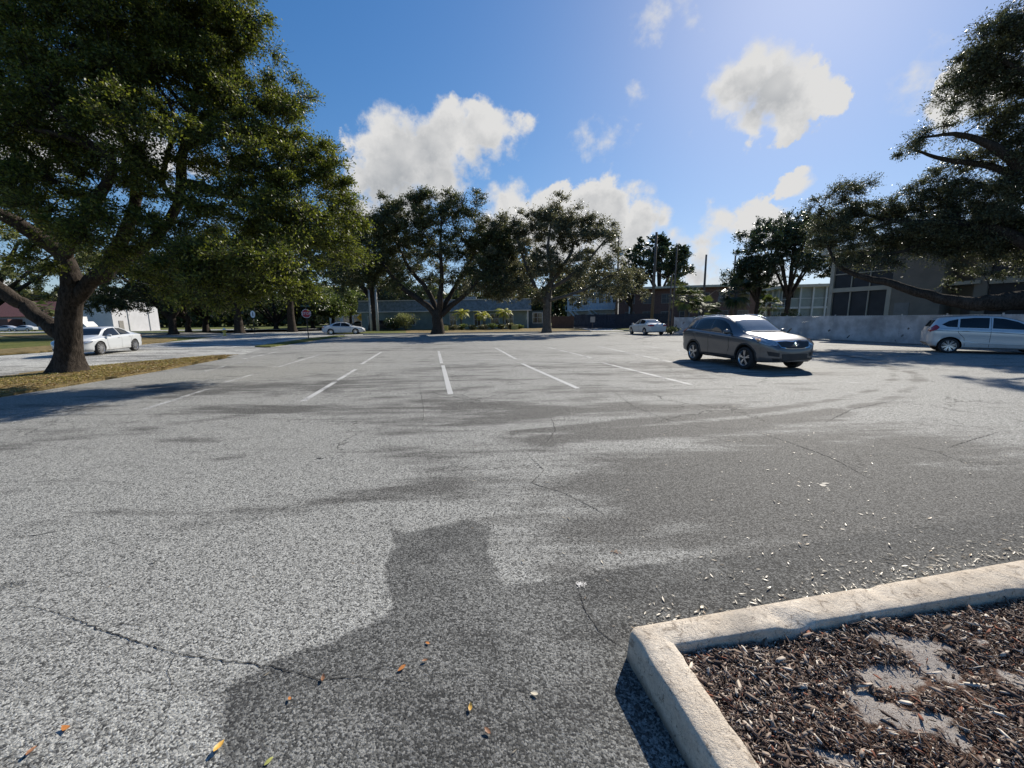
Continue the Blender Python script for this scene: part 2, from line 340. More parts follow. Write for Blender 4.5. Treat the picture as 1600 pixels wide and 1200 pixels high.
# painted stall lines (worn white paint)
def paint_mat():
    m_=bpy.data.materials.new('worn_white_paint'); m_.use_nodes=True; t=NT(m_.node_tree)
    g=t.new('ShaderNodeNewGeometry').outputs['Position']
    wear=t.math('ADD',t.math('MULTIPLY',t.noise(g,45,4,.7),.6),t.math('MULTIPLY',t.noise(g,1.6,4,.6),.6))
    al=t.new('ShaderNodeAttribute',attribute_name='worn').outputs['Fac']
    a=t.mr(t.math('SUBTRACT',wear,al),.40,.60,0,.85)
    c=t.mix(t.noise(g,12,3),(.62,.62,.60),(.42,.42,.41))
    b=t.new('ShaderNodeBsdfPrincipled',{'Base Color':c,'Roughness':.7,'Specular IOR Level':.3})
    mxx=t.new('ShaderNodeMixShader',{0:a,1:t.new('ShaderNodeBsdfTransparent').outputs[0],2:b.outputs[0]})
    t.link(mxx.outputs[0],t.new('ShaderNodeOutputMaterial').inputs[0]); return m_
M_paint=paint_mat()
b=MB(); lay=b.bm.verts.layers.float.new('worn')
def stripe(a,c,wd=.11,worn=0.0):
    a=Vector(a[:2]); c=Vector(c[:2]); d=(c-a).normalized(); n=Vector((-d.y,d.x))*wd/2
    vs=[b.bm.verts.new((*p,.004)) for p in (a-n,c-n,c+n,a+n)]
    for v in vs: v[lay]=worn
    f=b.bm.faces.new(vs)
    if f.normal.z<0 or True: f.normal_update()
    if f.normal.z<0: f.normal_flip()
for a,c,wr in [((474,627),(556,577),0),((565,569),(596,550),0),((704,616),(692,571),-.06),((690,567.5),(685.5,549),0),((815,568),(903,607),-.04),((806,561),(775,544),0),((942,567),(1080,601),0),
             ((928,560),(858,543),.05),(((225,640),(325,608),.06)),((350,598),(406,582),.08),((436,573),(500,554),.04),((380,561),(432,550),.04),
             ((1050,566),(934,541),.06),((1000,540),(1130,556),.1),((300,585),(400,560),.12)]:
    stripe(G(*a),G(*c),.12,wr)
dx=Vector((1,.2)).normalized()
stripe(G(560,571),G(1010,566),.08,.07); stripe(G(720,563),G(985,559),.08,.05); stripe(G(410,573),G(570,569),.08,.14); stripe(G(1270,612),G(1420,618),.09,.2); stripe(G(1180,590),G(1430,603),.09,.12)
tag(b.build('stall_lines',M_paint),None,None,None,'structure')
# long cracks in the near asphalt, thin jagged ribbons
rng=random.Random(5)
b=MB()
def crack(pts,wd):
    q=[G(*p) for p in pts]; out=[]
    for a,c in zip(q,q[1:]):
        n=max(2,int((c-a).length/.018))
        for i in range(n):
            p=a.lerp(c,i/n); d=(c-a).normalized(); s=min(.03,(c-a).length*.05)
            out.append(p+Vector((-d.y,d.x,0))*rng.gauss(0,s*.22))
    out.append(q[-1]); prev=None
    for i,p in enumerate(out):
        d=(out[min(i+1,len(out)-1)]-out[max(i-1,0)]).normalized(); n=Vector((-d.y,d.x,0))
        ww=wd*rng.uniform(.25,1.3)*(0.35+.65*math.sin(math.pi*min(1,max(0,(i+1)/(len(out)+1)))))
        v=[b.bm.verts.new((*(p+n*ww/2).xy,.003)),b.bm.verts.new((*(p-n*ww/2).xy,.003))]
        if prev:
            f=b.bm.faces.new((prev[0],prev[1],v[1],v[0])); f.normal_update()
            if f.normal.z<0: f.normal_flip()
        prev=v
for pts,wd in [([(20,946),(62,950),(110,965),(160,985),(215,1003),(275,1022),(330,1030),(420,1040),(500,1062),(560,1058),(640,1066)],.0065),([(275,1022),(262,1048),(270,1075)],.004),([(160,985),(190,975),(225,978)],.004),([(560,1058),(600,1040),(640,1046),(700,1030)],.004),([(822,708),(850,735),(830,755),(880,770),(930,795),(960,815)],.009),
             ([(955,610),(990,635),(1040,655),(1100,668),(1170,672)],.012),([(1170,672),(1230,690),(1300,716),(1360,748)],.012),([(900,905),(912,950),(935,985),(972,1012)],.006),
             ([(860,650),(868,672),(855,690),(822,708)],.010),([(1290,660),(1330,640),(1400,625)],.014),([(1480,700),(1510,690),(1560,675)],.011),([(655,600),(662,640),(660,670)],.009),([(20,840),(60,836),(110,826)],.010),([(1370,690),(1460,705),(1530,732)],.01)]: crack(pts,wd)
tag(b.build('asphalt_cracks',mat('crack_dark',(.016,.016,.016),.95)),None,None,None,'structure')
def spot(name,px,py,r,mt,seed,n=40,z=.0035):
    rr=random.Random(seed); c=G(px,py); b=MB(); 
    for k in range(n):
        d=abs(rr.gauss(0,r)); a=rr.random()*6.28; q=rr.uniform(.1,.34)*r*max(.25,1-d/(2.2*r)); m_=rr.randint(5,8)
        b.poly([(c.x+math.cos(a)*d*1.3+math.cos(6.283*i/m_)*q*rr.uniform(.6,1.3),c.y+math.sin(a)*d+math.sin(6.283*i/m_)*q*rr.uniform(.6,1.3),z+k*.00004) for i in range(m_)])
    return tag(b.build(name,mt),None,None,None,'structure')
spot('plaster_spill',906,914,.028,mat('plaster_pale',(.62,.60,.56),.9,.3,60),3,60); spot('rust_stain',962,862,.03,mat('rust_tint',(.20,.14,.10),.9,.3,40),4,26)
for k,(px,py,r) in enumerate([(500,716,.05),(470,722,.03),(1290,760,.10),(300,694,.03),(1090,905,.02),(1005,828,.03),(640,905,.02),(240,880,.02)]): spot('oil_drip',px,py,r,mat('oil_dark',(.035,.034,.033),.6,.3,30),10+k,14)
# verge strips with dry grass, flush kerbless edges
def raised(name,pts,h,mt,seed=1,jag=.12):
    rr=random.Random(seed); o=[]
    pts=[Vector(p[:2]) for p in pts]
    for a,c in zip(pts,pts[1:]+pts[:1]):
        n=max(1,int((c-a).length/.35))
        for i in range(n):
            p=a.lerp(c,i/n); o.append((p.x+rr.uniform(-jag,jag),p.y+rr.uniform(-jag,jag),-.03))
    b=MB(); b.prism(o,h+.03); bmesh.ops.triangulate(b.bm,faces=[f for f in b.bm.faces if len(f.verts)>4]); return tag(b.build(name,mt),None,None,None,'structure')
verge=[(-11.7,-4),(-11.7,9.2),(-11.9,11.4),(-12.1,13.6),(-13.2,18.6),(-13.7,19.7),(-14.6,19.0),(-15.2,17.4),(-16.0,15.1),(-16.2,13.9),(-15.6,11.0),(-15.2,5),(-15,-4)]
raised('verge',verge,.05,M_dry,1)
raised('verge_strip',[(-15.6,26),(-17.2,37.8),(-18.6,45.2),(-19.4,44.4),(-19.0,38),(-16.9,26.6)],.05,M_grass,2,.08)
raised('street_island',[(-28,24),(-28.2,29.6),(-29.3,34),(-33,40),(-75,66),(-85,66),(-36,35),(-33.5,27),(-36,10),(-29,10)],.06,M_dry,3,.1)
raised('far_lawn',[(-22,56.5),(-12.5,48.6),(4,46.9),(9.5,47.5),(10.3,60),(8,70),(-28,70)],.05,M_dry,4,.1)
raised('corner_lawn',[(-23,50.5),(-13,50),(-15,58),(-27,80),(-32,80)],.055,M_grass,5,.1)
raised('fence_side_lawn',[(14.5,50.6),(22,49),(24,56),(17.5,62),(13.8,56)],.05,M_grass,6,.1)
# concrete kerb along the far edge
M_conc=mat('pale_concrete',(.42,.39,.34),.85,.22,1.5,.004,30)
b=MB(); kp=[(-17.0,46.6),(-8,46.9),(4.5,46.9),(9.3,47.2)]
for a,c in zip(kp,kp[1:]):
    d=Vector(c)-Vector(a); b.box(((a[0]+c[0])/2,(a[1]+c[1])/2,.05),(d.length,.18,.16),math.atan2(d.y,d.x),.02)
a,c=(13.7,49.6),(21,48.6); d=Vector(c)-Vector(a); b.box(((a[0]+c[0])/2,(a[1]+c[1])/2,.05),(d.length,.18,.16),math.atan2(d.y,d.x),.02)
tag(b.build('far_kerb',M_conc),None,None,None,'structure')
b=MB()
for a,c,wd in [((-75,74),(-28,52),1.6),((-140,84),(-40,84),2.0)]:
    d=Vector(c)-Vector(a); b.box(((a[0]+c[0])/2,(a[1]+c[1])/2,.0),(d.length,wd,.1),math.atan2(d.y,d.x))
tag(b.build('pavement',mat('pavement',(.5,.48,.44),.85,.15,1)),None,None,None,'structure')
# -------- kerb and mulch bed in the near right corner
KZ=.16
def kerb_mat():
    m_=bpy.data.materials.new('weathered_kerb'); m_.use_nodes=True; t=NT(m_.node_tree)
    g=t.new('ShaderNodeNewGeometry').outputs['Position']
    a=t.noise(g,3,6,.65); f_=t.noise(g,60,5,.75); s=t.noise(g,14,6,.7,1.0)
    c=t.mix(t.mr(a,.3,.7),(.56,.48,.38),(.78,.69,.565)); c=t.mix(t.mr(f_,.35,.75,0,.5),c,(.36,.29,.22))
    c=t.mix(t.mr(s,.57,.64,0,.75),c,(.25,.20,.15)); c=t.mix(t.mr(t.noise(g,1.3,5,.7,.8),.52,.62,0,.5),c,(.34,.31,.27)); crk=t.new('ShaderNodeTexVoronoi',{'Vector':t.new('ShaderNodeVectorMath',{0:g,1:t.new('ShaderNodeTexNoise',{'Vector':g,'Scale':9.0,'Detail':5}).outputs['Color']},operation='ADD').outputs[0],'Scale':2.2},feature='DISTANCE_TO_EDGE').outputs['Distance']; c=t.mix(t.mr(crk,.004,.012,.7,0),c,(.13,.10,.08)); wz=t.new('ShaderNodeSeparateXYZ',{0:g}).outputs[2]; c=t.mix(t.math('MULTIPLY',t.mr(wz,.06,.0),t.mr(a,.3,.6,.4,.9)),c,(.13,.11,.09))
    f2=t.noise(g,220,3,.6)
    c=t.mix(t.mr(f2,.55,.7,0,.6),c,(.2,.17,.14))
    hh=t.math('ADD',t.math('MULTIPLY',f_,.8),t.math('ADD',t.math('MULTIPLY',s,.6),t.math('MULTIPLY',f2,.3)))
    bp=t.new('ShaderNodeBump',{'Height':hh,'Strength':1,'Distance':.009})
    b=t.new('ShaderNodeBsdfPrincipled',{'Base Color':c,'Roughness':.88,'Specular IOR Level':.2,'Normal':bp.outputs[0]})
    t.link(b.outputs[0],t.new('ShaderNodeOutputMaterial').inputs[0]); return m_
M_kerb=kerb_mat()
O=G(983,978,KZ); I=G(1056,1008,KZ-.005)
oa=(G(1600,872,KZ)-O).normalized(); ob=(G(1125,1200,KZ)-O).normalized()
ia=(G(1600,917,KZ)-I).normalized(); ib=(G(1190,1200,KZ)-I).normalized()
L1,L2=7.0,3.2
def kerb_mesh():
    """ring sections swept from the far end of one arm, round the corner, to the end of the other"""
    outer=[O+oa*L1]+[O+oa*s for s in np.arange(L1-.03,.05,-.03).tolist()]; inner=[I+ia*(L1-.02)]+[I+ia*s for s in np.linspace(L1-.05,.0,len(outer)-1).tolist()]
    # rounded outer corner
    c0=O+oa*.03; c1=O+ob*.03
    for s in np.linspace(0,1,7).tolist():
        outer.append(((1-s)**2)*c0+2*s*(1-s)*(O+ (oa+ob)*0.008)+s*s*c1); inner.append(I.copy())
    n=int(L2/.03)
    for k in range(1,n): outer.append(O+ob*(.03+.03*k)); inner.append(I+ib*(.03*k))
    V=[];rows=[]
    rr=random.Random(3)
    from mathutils import noise
    for o_,i_ in zip(outer,inner):
        o_=Vector((o_.x,o_.y,0)); i_=Vector((i_.x,i_.y,0)); w_=i_-o_; W=w_.length; wn=w_/W
        sec=[(-.025,-.05),(-.018,.03),(-.012,.09),(-.007,.132),(.002,.150),(.016,.159),(W*.35,.161),(W*.7,.160),(W-.012,.158),(W-.003,.152),(W,.138),(W+.004,.05),(W+.01,-.05)]
        r=[]
        for (u,z) in sec:
            p=o_+wn*u; nz=noise.noise(Vector((p.x*7,p.y*7,z*7)))*.004+noise.noise(Vector((p.x*25,p.y*25,z*25)))*.004+noise.noise(Vector((p.x*60,p.y*60,z*60)))*.002
            pit=max(0,noise.noise(Vector((p.x*5+9,p.y*5,3.3)))-.28)*.07
            q=p+wn*nz; r.append(len(V)); V.append((q.x,q.y,z+nz-(pit if z>.1 else 0)))
        rows.append(r)
    Fc=[]
    for a,c in zip(rows,rows[1:]):
        for k in range(len(a)-1): Fc.append((a[k],a[k+1],c[k+1],c[k]))
    me=np_mesh('concrete_kerb',np.array(V),np.array(Fc),True); return me
ko=link_mesh('concrete_kerb',kerb_mesh(),None,M_kerb); tag(ko,'weathered cream concrete kerb turning a corner round the mulch bed','kerb')
# mulch bed
bedN=I+ia*0; 
def bedpt(u,v): p=I+ia*u+ib*v; return p
def mulch_mat():
    m_=bpy.data.materials.new('mulch_soil'); m_.use_nodes=True; t=NT(m_.node_tree)
    g=t.new('ShaderNodeNewGeometry').outputs['Position']
    s=t.new('ShaderNodeAttribute',attribute_name='sand').outputs['Fac']
    f_=t.noise(g,70,6,.75); 
    v=t.new('ShaderNodeTexVoronoi',{'Vector':t.new('ShaderNodeMapping',{'Vector':g,'Scale':(1,.45,1),'Rotation':(0,0,.6)}).outputs[0],'Scale':85}).outputs
    cc=t.new('ShaderNodeSeparateColor',{0:v['Color']}).outputs[0]
    mc=t.mix(cc,(.030,.016,.011),(.15,.085,.058)); 
    sc=t.mix(f_,(.24,.21,.19),(.50,.46,.41)); sc=t.mix(t.mr(t.noise(g,220,2),.56,.64),sc,(.12,.08,.06))
    sm=t.mr(t.math('ADD',s,t.math('MULTIPLY',t.math('SUBTRACT',t.noise(g,22,6,.75),.5),1.5)),.36,.62)
    c=t.mix(sm,mc,sc)
    bp=t.new('ShaderNodeBump',{'Height':t.math('ADD',cc,f_),'Strength':1,'Distance':.008})
    b=t.new('ShaderNodeBsdfPrincipled',{'Base Color':c,'Roughness':.9,'Specular IOR Level':.15,'Normal':bp.outputs[0]})
    t.link(b.outputs[0],t.new('ShaderNodeOutputMaterial').inputs[0]); return m_
us=np.arange(-.02,6.9,.03); vv=np.arange(-.02,3.1,.03)
UU,VV=np.meshgrid(us,vv); BX=I.x+ia.x*UU+ib.x*VV; BY=I.y+ia.y*UU+ib.y*VV
ngr=np.random.default_rng(4)
def vnoise(X,Y,sc,seed):
    g_=np.random.default_rng(seed).random((64,64)); x=X*sc; y=Y*sc; xi=np.floor(x).astype(int); yi=np.floor(y).astype(int); fx=x-xi; fy=y-yi
    fx=fx*fx*(3-2*fx); fy=fy*fy*(3-2*fy); q=lambda a,b:g_[a%64,b%64]
    return (q(xi,yi)*(1-fx)+q(xi+1,yi)*fx)*(1-fy)+(q(xi,yi+1)*(1-fx)+q(xi+1,yi+1)*fx)*fy
def sandf(X,Y):
    s=np.zeros_like(X)
    for px,py,rx,ry in [(1440,1010,.15,.05),(1390,1055,.15,.06),(1460,1040,.08,.09),(1380,1110,.10,.05),(1440,1130,.13,.045),(1345,1085,.06,.05),(1290,1180,.05,.03),(1330,1185,.05,.02),(1590,1060,.06,.05),(1380,995,.08,.03),(1500,1160,.05,.03),(1530,1000,.05,.02)]:
        c=G(px,py,.1); s=np.maximum(s,np.exp(-(((X-c.x)/rx/1.12)**2+((Y-c.y)/ry/1.12)**2)))
    return s
def bedz(X,Y): return .105+.018*(vnoise(X+20,Y+20,4,1)-.5)*2+.008*(vnoise(X+20,Y+20,18,2)-.5)*2
BZ=bedz(BX,BY); S=sandf(BX,BY)
idx=np.arange(BX.size).reshape(BX.shape); Fq=np.stack([idx[:-1,:-1],idx[:-1,1:],idx[1:,1:],idx[1:,:-1]],-1).reshape(-1,4)
me=np_mesh('mulch_bed',np.stack([BX,BY,BZ-.01],-1).reshape(-1,3),Fq[:,::-1] if (ia.x*ib.y-ia.y*ib.x)<0 else Fq,True)
at=me.attributes.new('sand','FLOAT','POINT'); at.data.foreach_set('value',S.ravel().astype(np.float32))
tag(link_mesh('mulch_bed',me,None,mulch_mat()),None,None,None,'structure')
def island_mat(name,stops,rough=.75,spec=.25,transl=0.0):
    """colour picked per loose piece"""
    m_=bpy.data.materials.new(name); m_.use_nodes=True; t=NT(m_.node_tree)
    r=t.new('ShaderNodeNewGeometry').outputs['Random Per Island']
    cr=t.new('ShaderNodeValToRGB',{'Fac':r}); e=cr.color_ramp.elements; cr.color_ramp.interpolation='CONSTANT' if name.startswith('mulch') else 'LINEAR'
    while len(e)<len(stops): e.new(.5)
    for el,(p,c) in zip(e,stops): el.position=p; el.color=(*c,1)
    b=t.new('ShaderNodeBsdfPrincipled',{'Base Color':cr.outputs[0],'Roughness':rough,'Specular IOR Level':spec})
    out=b.outputs[0]
    if transl>0:
        hs=t.new('ShaderNodeHueSaturation',{'Saturation':1.15,'Value':1.5,'Color':cr.outputs[0]})
        tr=t.new('ShaderNodeBsdfTranslucent',{'Color':hs.outputs[0]})
        out=t.new('ShaderNodeMixShader',{0:transl,1:b.outputs[0],2:tr.outputs[0]}).outputs[0]
    t.link(out,t.new('ShaderNodeOutputMaterial').inputs[0]); return m_
def chips(name,X,Y,Z,L,Wd,T,tilt,mt,seed,label=None):
    """many loose slivers (tapered six-sided splinters) as one mesh"""
    g_=np.random.default_rng(seed); n=len(X); a=g_.random(n)*2*np.pi; ti=g_.normal(0,tilt,n)
    base=np.array([(-.5,0,0),(-.25,.5,0),(.3,.45,0),(.5,0,0),(.25,-.5,0),(-.3,-.42,0),(-.5,0,1),(-.25,.5,1),(.3,.45,1),(.5,0,1),(.25,-.5,1),(-.3,-.42,1)],float)
    fb=np.array([(6,7,8,9),(6,9,10,11),(0,1,7,6),(1,2,8,7),(2,3,9,8),(3,4,10,9),(4,5,11,10),(5,0,6,11)])
    p=base[None]+g_.normal(0,.07,(n,12,3))*np.array([1,1,0])
    x=p[...,0]*L[:,None]; y=p[...,1]*Wd[:,None]; z=p[...,2]*T[:,None]
    z2=z*np.cos(ti)[:,None]+x*np.sin(ti)[:,None]; x2=x*np.cos(ti)[:,None]
    # roll
    ro=g_.normal(0,tilt,n)[:,None]; z3=z2+y*np.sin(ro); y2=y*np.cos(ro)
    ca,sa=np.cos(a)[:,None],np.sin(a)[:,None]
    V=np.stack([x2*ca-y2*sa+X[:,None],x2*sa+y2*ca+Y[:,None],z3+Z[:,None]+.004],-1).reshape(-1,3)
    Fc=(fb[None]+12*np.arange(n)[:,None,None]).reshape(-1,4)
    return link_mesh(name,np_mesh(name,V,Fc),None,mt)
# chips of mulch: density falls over the bare sand
n=150000; g_=np.random.default_rng(8)
u=g_.random(n)**1.5*4.3; v=g_.random(n)**1.2*2.2
X=I.x+ia.x*u+ib.x*v+.0; Y=I.y+ia.y*u+ib.y*v
s=sandf(X,Y)+(vnoise(X+9,Y+9,14,6)-.5)*.5; ok=g_.random(n)>np.clip((s-.18)*2.6,0,.93); 
ok&=(u>.012)&(v>.012); X,Y=X[ok],Y[ok]; n=len(X)
L=np.exp(g_.normal(-4.4,.62,n)); L=np.clip(L,.004,.065); Wd=L*g_.uniform(.07,.30,n); T=L*g_.uniform(.04,.14,n)
M_chip=island_mat('mulch_chip',[(0,(.050,.034,.028)),(.18,(.090,.060,.048)),(.38,(.14,.098,.078)),(.56,(.21,.16,.125)),(.70,(.29,.23,.185)),(.81,(.42,.36,.30)),(.90,(.20,.075,.045)),(.94,(.62,.55,.46))],.8,.2)
tag(chips('mulch_chips',X,Y,bedz(X,Y)+g_.uniform(-.010,.006,n),L,Wd,T,.35,M_chip,9),'loose brown and grey wood mulch covering the bed inside the kerb','mulch',None,'stuff')
# leaf shapes
def leaves(name,X,Y,Z,L,mt,seed,curl=.25,wr=.23):
    g_=np.random.default_rng(seed); n=len(X); a=g_.random(n)*2*np.pi
    rows=[(-.5,0.02),(-.25,.75),(.1,1.0),(.35,.6),(.5,.02)]
    base=[];
    for x,w_ in rows:
        for yy in (-1,0,1): base.append((x,yy*w_*.5,0))
    base=np.array(base); f=[]
    for r in range(4):
        for c in range(2): f.append((r*3+c,r*3+c+1,r*3+c+4,r*3+c+3))
    f=np.array(f)
    cu=g_.uniform(-.2,1,n)*curl; cv=g_.uniform(0,1,n)*curl*1.6
    x=base[None,:,0]*L[:,None]; y=base[None,:,1]*L[:,None]*wr
    z=cu[:,None]*(base[None,:,0]**2)*L[:,None]*2.2+cv[:,None]*np.abs(base[None,:,1])*L[:,None]*.5+.002
    tl=g_.normal(0,.12,n)[:,None]; z=z+np.abs(tl)*.5*L[:,None]+tl*x
    ca,sa=np.cos(a)[:,None],np.sin(a)[:,None]
    V=np.stack([x*ca-y*sa+X[:,None],x*sa+y*ca+Y[:,None],z+Z[:,None]],-1).reshape(-1,3)
    Fc=(f[None]+15*np.arange(n)[:,None,None]).reshape(-1,4)
    return link_mesh(name,np_mesh(name,V,Fc,True),None,mt)
M_leaf=island_mat('fallen_leaf',[(0,(.25,.21,.15)),(.3,(.34,.30,.22)),(.55,(.20,.15,.09)),(.75,(.46,.42,.33)),(.9,(.25,.16,.08)),(1,(.42,.30,.16))],.45,.5)
g_=np.random.default_rng(21)
def scatter(cx,cy,sx,sy,n):
    n=int(n*.62); return g_.normal(cx,sx,n),g_.normal(cy,sy,n)
XS=[];YS=[]
for px,py,sx,sy,n_ in [(1450,830,.8,.5,230),(1250,890,.45,.22,90),(1250,740,1.4,.9,170),(1500,700,2.0,1.4,170),(1000,900,.4,.22,22),(1040,960,.18,.09,24),(1350,650,3,2,140),(1550,600,4,2.5,150),(1150,700,1.6,1.2,70),(820,880,1.2,.6,14),(600,700,4,3,40)]:
    c=G(px,py); x,y=scatter(c.x,c.y,sx,sy,n_); XS.append(x); YS.append(y)
# drift against the outside of the kerb
nn=420; u=g_.random(nn)**.8*3.6+.05; dd=np.abs(g_.exponential(.06,nn))+.055*(1.75+u*.6)
perp=Vector((oa.y,-oa.x,0)); perp=perp if perp.y>0 else -perp
XS.append(O.x+oa.x*u+perp.x*dd); YS.append(O.y+oa.y*u+perp.y*dd)
X=np.concatenate(XS); Y=np.concatenate(YS)
rel=(X-O.x)*perp.x+(Y-O.y)*perp.y; ok=((rel>.025)|(X<O.x-.1)); X,Y=X[ok],Y[ok]
L=np.clip(np.exp(g_.normal(-3.75,.4,len(X))),.010,.05)
tag(leaves('leaf_litter',X,Y,np.full(len(X),.003),L,M_leaf,3),'small pale dry leaves strewn over the asphalt and along the kerb','leaves',None,'stuff')
# litter on the left verge
n=9000; yy=g_.uniform(2,19.5,n); lo=np.interp(yy,[0,11,15,17.4,19],[-15.2,-15.6,-16,-15.2,-14.6]); hi=np.interp(yy,[0,9.2,13.6,18.6],[-11.7,-11.7,-12.1,-13.2])
xx=lo+(hi-lo)*g_.beta(1.4,.8,n)
M_leaf2=island_mat('verge_leaf',[(0,(.55,.42,.16)),(.4,(.42,.30,.10)),(.7,(.30,.18,.07)),(1,(.62,.55,.36))],.6,.3)
tag(leaves('verge_leaf_litter',xx,yy,np.full(n,.055),g_.uniform(.05,.11,n),M_leaf2,5,.5),'yellow brown fallen leaves over the dry verge under the big oak','leaves',None,'stuff')
# short grass tufts on the verges
def tufts(name,poly,n,hgt,mt,seed,label):
    g2=np.random.default_rng(seed); P_=np.array([(p[0],p[1]) for p in poly]); lo=P_.min(0); hi=P_.max(0)
    X=g2.uniform(lo[0],hi[0],n*3); Y=g2.uniform(lo[1],hi[1],n*3); k=(sdf_poly(X,Y,poly)<-.02)&(vnoise(X+99,Y+9,1.2,seed)>.35); X,Y=X[k][:n],Y[k][:n]; n=len(X)
    a=g2.random(n)*6.28; h=hgt*g2.uniform(.4,1.2,n); w_=.012
    t0=np.stack([X-np.cos(a)*w_,Y-np.sin(a)*w_,np.full(n,.04)],-1); t1=np.stack([X+np.cos(a)*w_,Y+np.sin(a)*w_,np.full(n,.04)],-1)
    t2=np.stack([X+g2.normal(0,.04,n),Y+g2.normal(0,.04,n),.05+h],-1)
    V=np.stack([t0,t1,t2],1).reshape(-1,3); o=link_mesh(name,np_mesh(name,V,np.arange(3*n).reshape(-1,3)),None,mt)
    return tag(o,label,'grass',None,'stuff')
M_blade=island_mat('grass_blade',[(0,(.22,.20,.06)),(.5,(.33,.27,.10)),(.8,(.12,.16,.04)),(1,(.40,.33,.15))],.7,.2,.3)
tufts('dry_grass',verge,14000,.05,M_blade,2,'short dry yellow grass on the verge at the foot of the big oak')
# single leaves lying apart in the foreground
lm={'orange':mat('leaf_orange',(.52,.20,.05),.5,.4,60),'yellow':mat('leaf_yellow',(.62,.36,.07),.5,.3,60),'brown':mat('leaf_brown',(.24,.11,.05),.6,.4,60),'green':mat('leaf_green',(.42,.42,.12),.5,.3,60),'pale':mat('leaf_pale',(.68,.60,.44),.5,.2,60)}
LV=[(343,1170,.050,'yellow','folded yellow orange leaf at the bottom edge, brightest of the loose leaves'),
(103,1140,.045,'orange','curled rust orange leaf on the pale asphalt in the bottom left corner'),
(50,1176,.040,'brown','narrow dull brown leaf nearest the bottom left corner'),
(420,1191,.034,'green','small heart shaped yellow green leaf at the bottom edge on the dark patch'),
(628,1046,.042,'orange','orange leaf with pointed lobes on the dark patch, largest of its three'),
(664,1034,.030,'brown','small upright brown leaf just right of the lobed orange leaf'),
(668,1006,.028,'orange','tiny reddish leaf above the lobed orange leaf'),
(735,1108,.034,'yellow','amber leaf on the dark patch left of the kerb shadow'),
(762,1145,.034,'brown','tan curled leaf below the amber leaf left of the kerb shadow'),
(453,1094,.026,'orange','faint orange leaf on the edge of the dark patch'),
(505,1062,.036,'brown','reddish brown leaf caught in the long crack'),
(835,1086,.036,'pale','cream oval leaf left of the kerb shadow'),
(1097,205+740+5,.036,'pale','pale leaf standing out just behind the kerb corner')]
for i,(px,py,L,c,lab) in enumerate(LV):
    p=G(px,py); o=leaves('fallen_leaf',np.array([0.]),np.array([0.]),np.array([.003]),np.array([L]),lm[c],40+i,.5,.5)
    o.location=p; tag(o,lab,'leaf','loose leaves in the foreground')
# ============================================================ TREES
def bark_mat(name,c1,c2,sc=6):
    m_=bpy.data.materials.new(name); m_.use_nodes=True; t=NT(m_.node_tree)
    g=t.new('ShaderNodeTexCoord').outputs['Object']
    mp=t.new('ShaderNodeMapping',{'Vector':g,'Scale':(1,1,.3)}).outputs[0]
    a=t.noise(mp,sc*3,7,.7,.6); b_=t.noise(g,sc*.25,4)
    c=t.mix(t.mr(a,.35,.68),c1,c2); c=t.mix(t.mr(b_,.5,.7,0,.35),c,(c2[0]*1.5,c2[1]*1.5,c2[2]*1.5))
    bp=t.new('ShaderNodeBump',{'Height':a,'Strength':1,'Distance':.05})
    b=t.new('ShaderNodeBsdfPrincipled',{'Base Color':c,'Roughness':.95,'Specular IOR Level':.1,'Normal':bp.outputs[0]})
    t.link(b.outputs[0],t.new('ShaderNodeOutputMaterial').inputs[0]); return m_
M_bark=bark_mat('oak_bark',(.022,.018,.015),(.075,.062,.052))
M_bark2=bark_mat('grey_bark',(.06,.052,.045),(.17,.15,.13))
def leafm(name,a,b_,c,rough=.42,tr=.32,spec=.5): return island_mat(name,[(0,a),(.45,b_),(.85,c),(1,tuple(min(1,x*1.25) for x in c))],rough,spec,tr)
M_oak=leafm('oak_leaf',(.040,.056,.013),(.078,.098,.021),(.155,.166,.037),.46,.45,.4)
M_oakd=leafm('oak_leaf_dark',(.033,.042,.016),(.058,.068,.024),(.10,.108,.040),.48,.3,.4)
M_oakg=leafm('oak_leaf_grey',(.055,.060,.030),(.10,.10,.050),(.17,.165,.09),.40,.35,.6)
M_dark=leafm('dark_leaf',(.018,.032,.012),(.032,.050,.018),(.055,.075,.028),.38,.2,.6)
M_light=leafm('pale_leaf',(.09,.11,.04),(.14,.16,.06),(.22,.22,.10),.5,.4,.4)
M_mid=leafm('mid_leaf',(.05,.08,.02),(.085,.12,.035),(.15,.17,.05),.45,.35,.5)
class Tubes:
    def __init__(s): s.V=[]; s.F=[]; s.n=0
    def add(s,pts,rad,sides=8,flare=None):
        pts=np.array(pts,float); k=len(pts)
        tg=np.gradient(pts,axis=0); tg/=np.linalg.norm(tg,axis=1)[:,None]+1e-9
        u=np.cross(tg[0],[.3,1,.2]); u/=np.linalg.norm(u)+1e-9
        a=np.arange(sides)*2*np.pi/sides; rows=[]
        for i in range(k):
            u=u-tg[i]*(u@tg[i]); u/=np.linalg.norm(u)+1e-9; v=np.cross(tg[i],u)
            r=rad[i]
            if flare is not None: rr=r*(1+flare[i]*(.5+.5*np.sin(a*5+1))+.05*np.sin(a*3+i*.12))
            else: rr=np.full(sides,r)
            s.V.append(pts[i]+np.outer(np.cos(a)*rr,u)+np.outer(np.sin(a)*rr,v)); rows.append(np.arange(s.n,s.n+sides)); s.n+=sides
        for p,q in zip(rows,rows[1:]): s.F.append(np.stack([p,np.roll(p,-1),np.roll(q,-1),q],1))
    def mesh(s,name): return np_mesh(name,np.concatenate(s.V),np.concatenate(s.F),True)
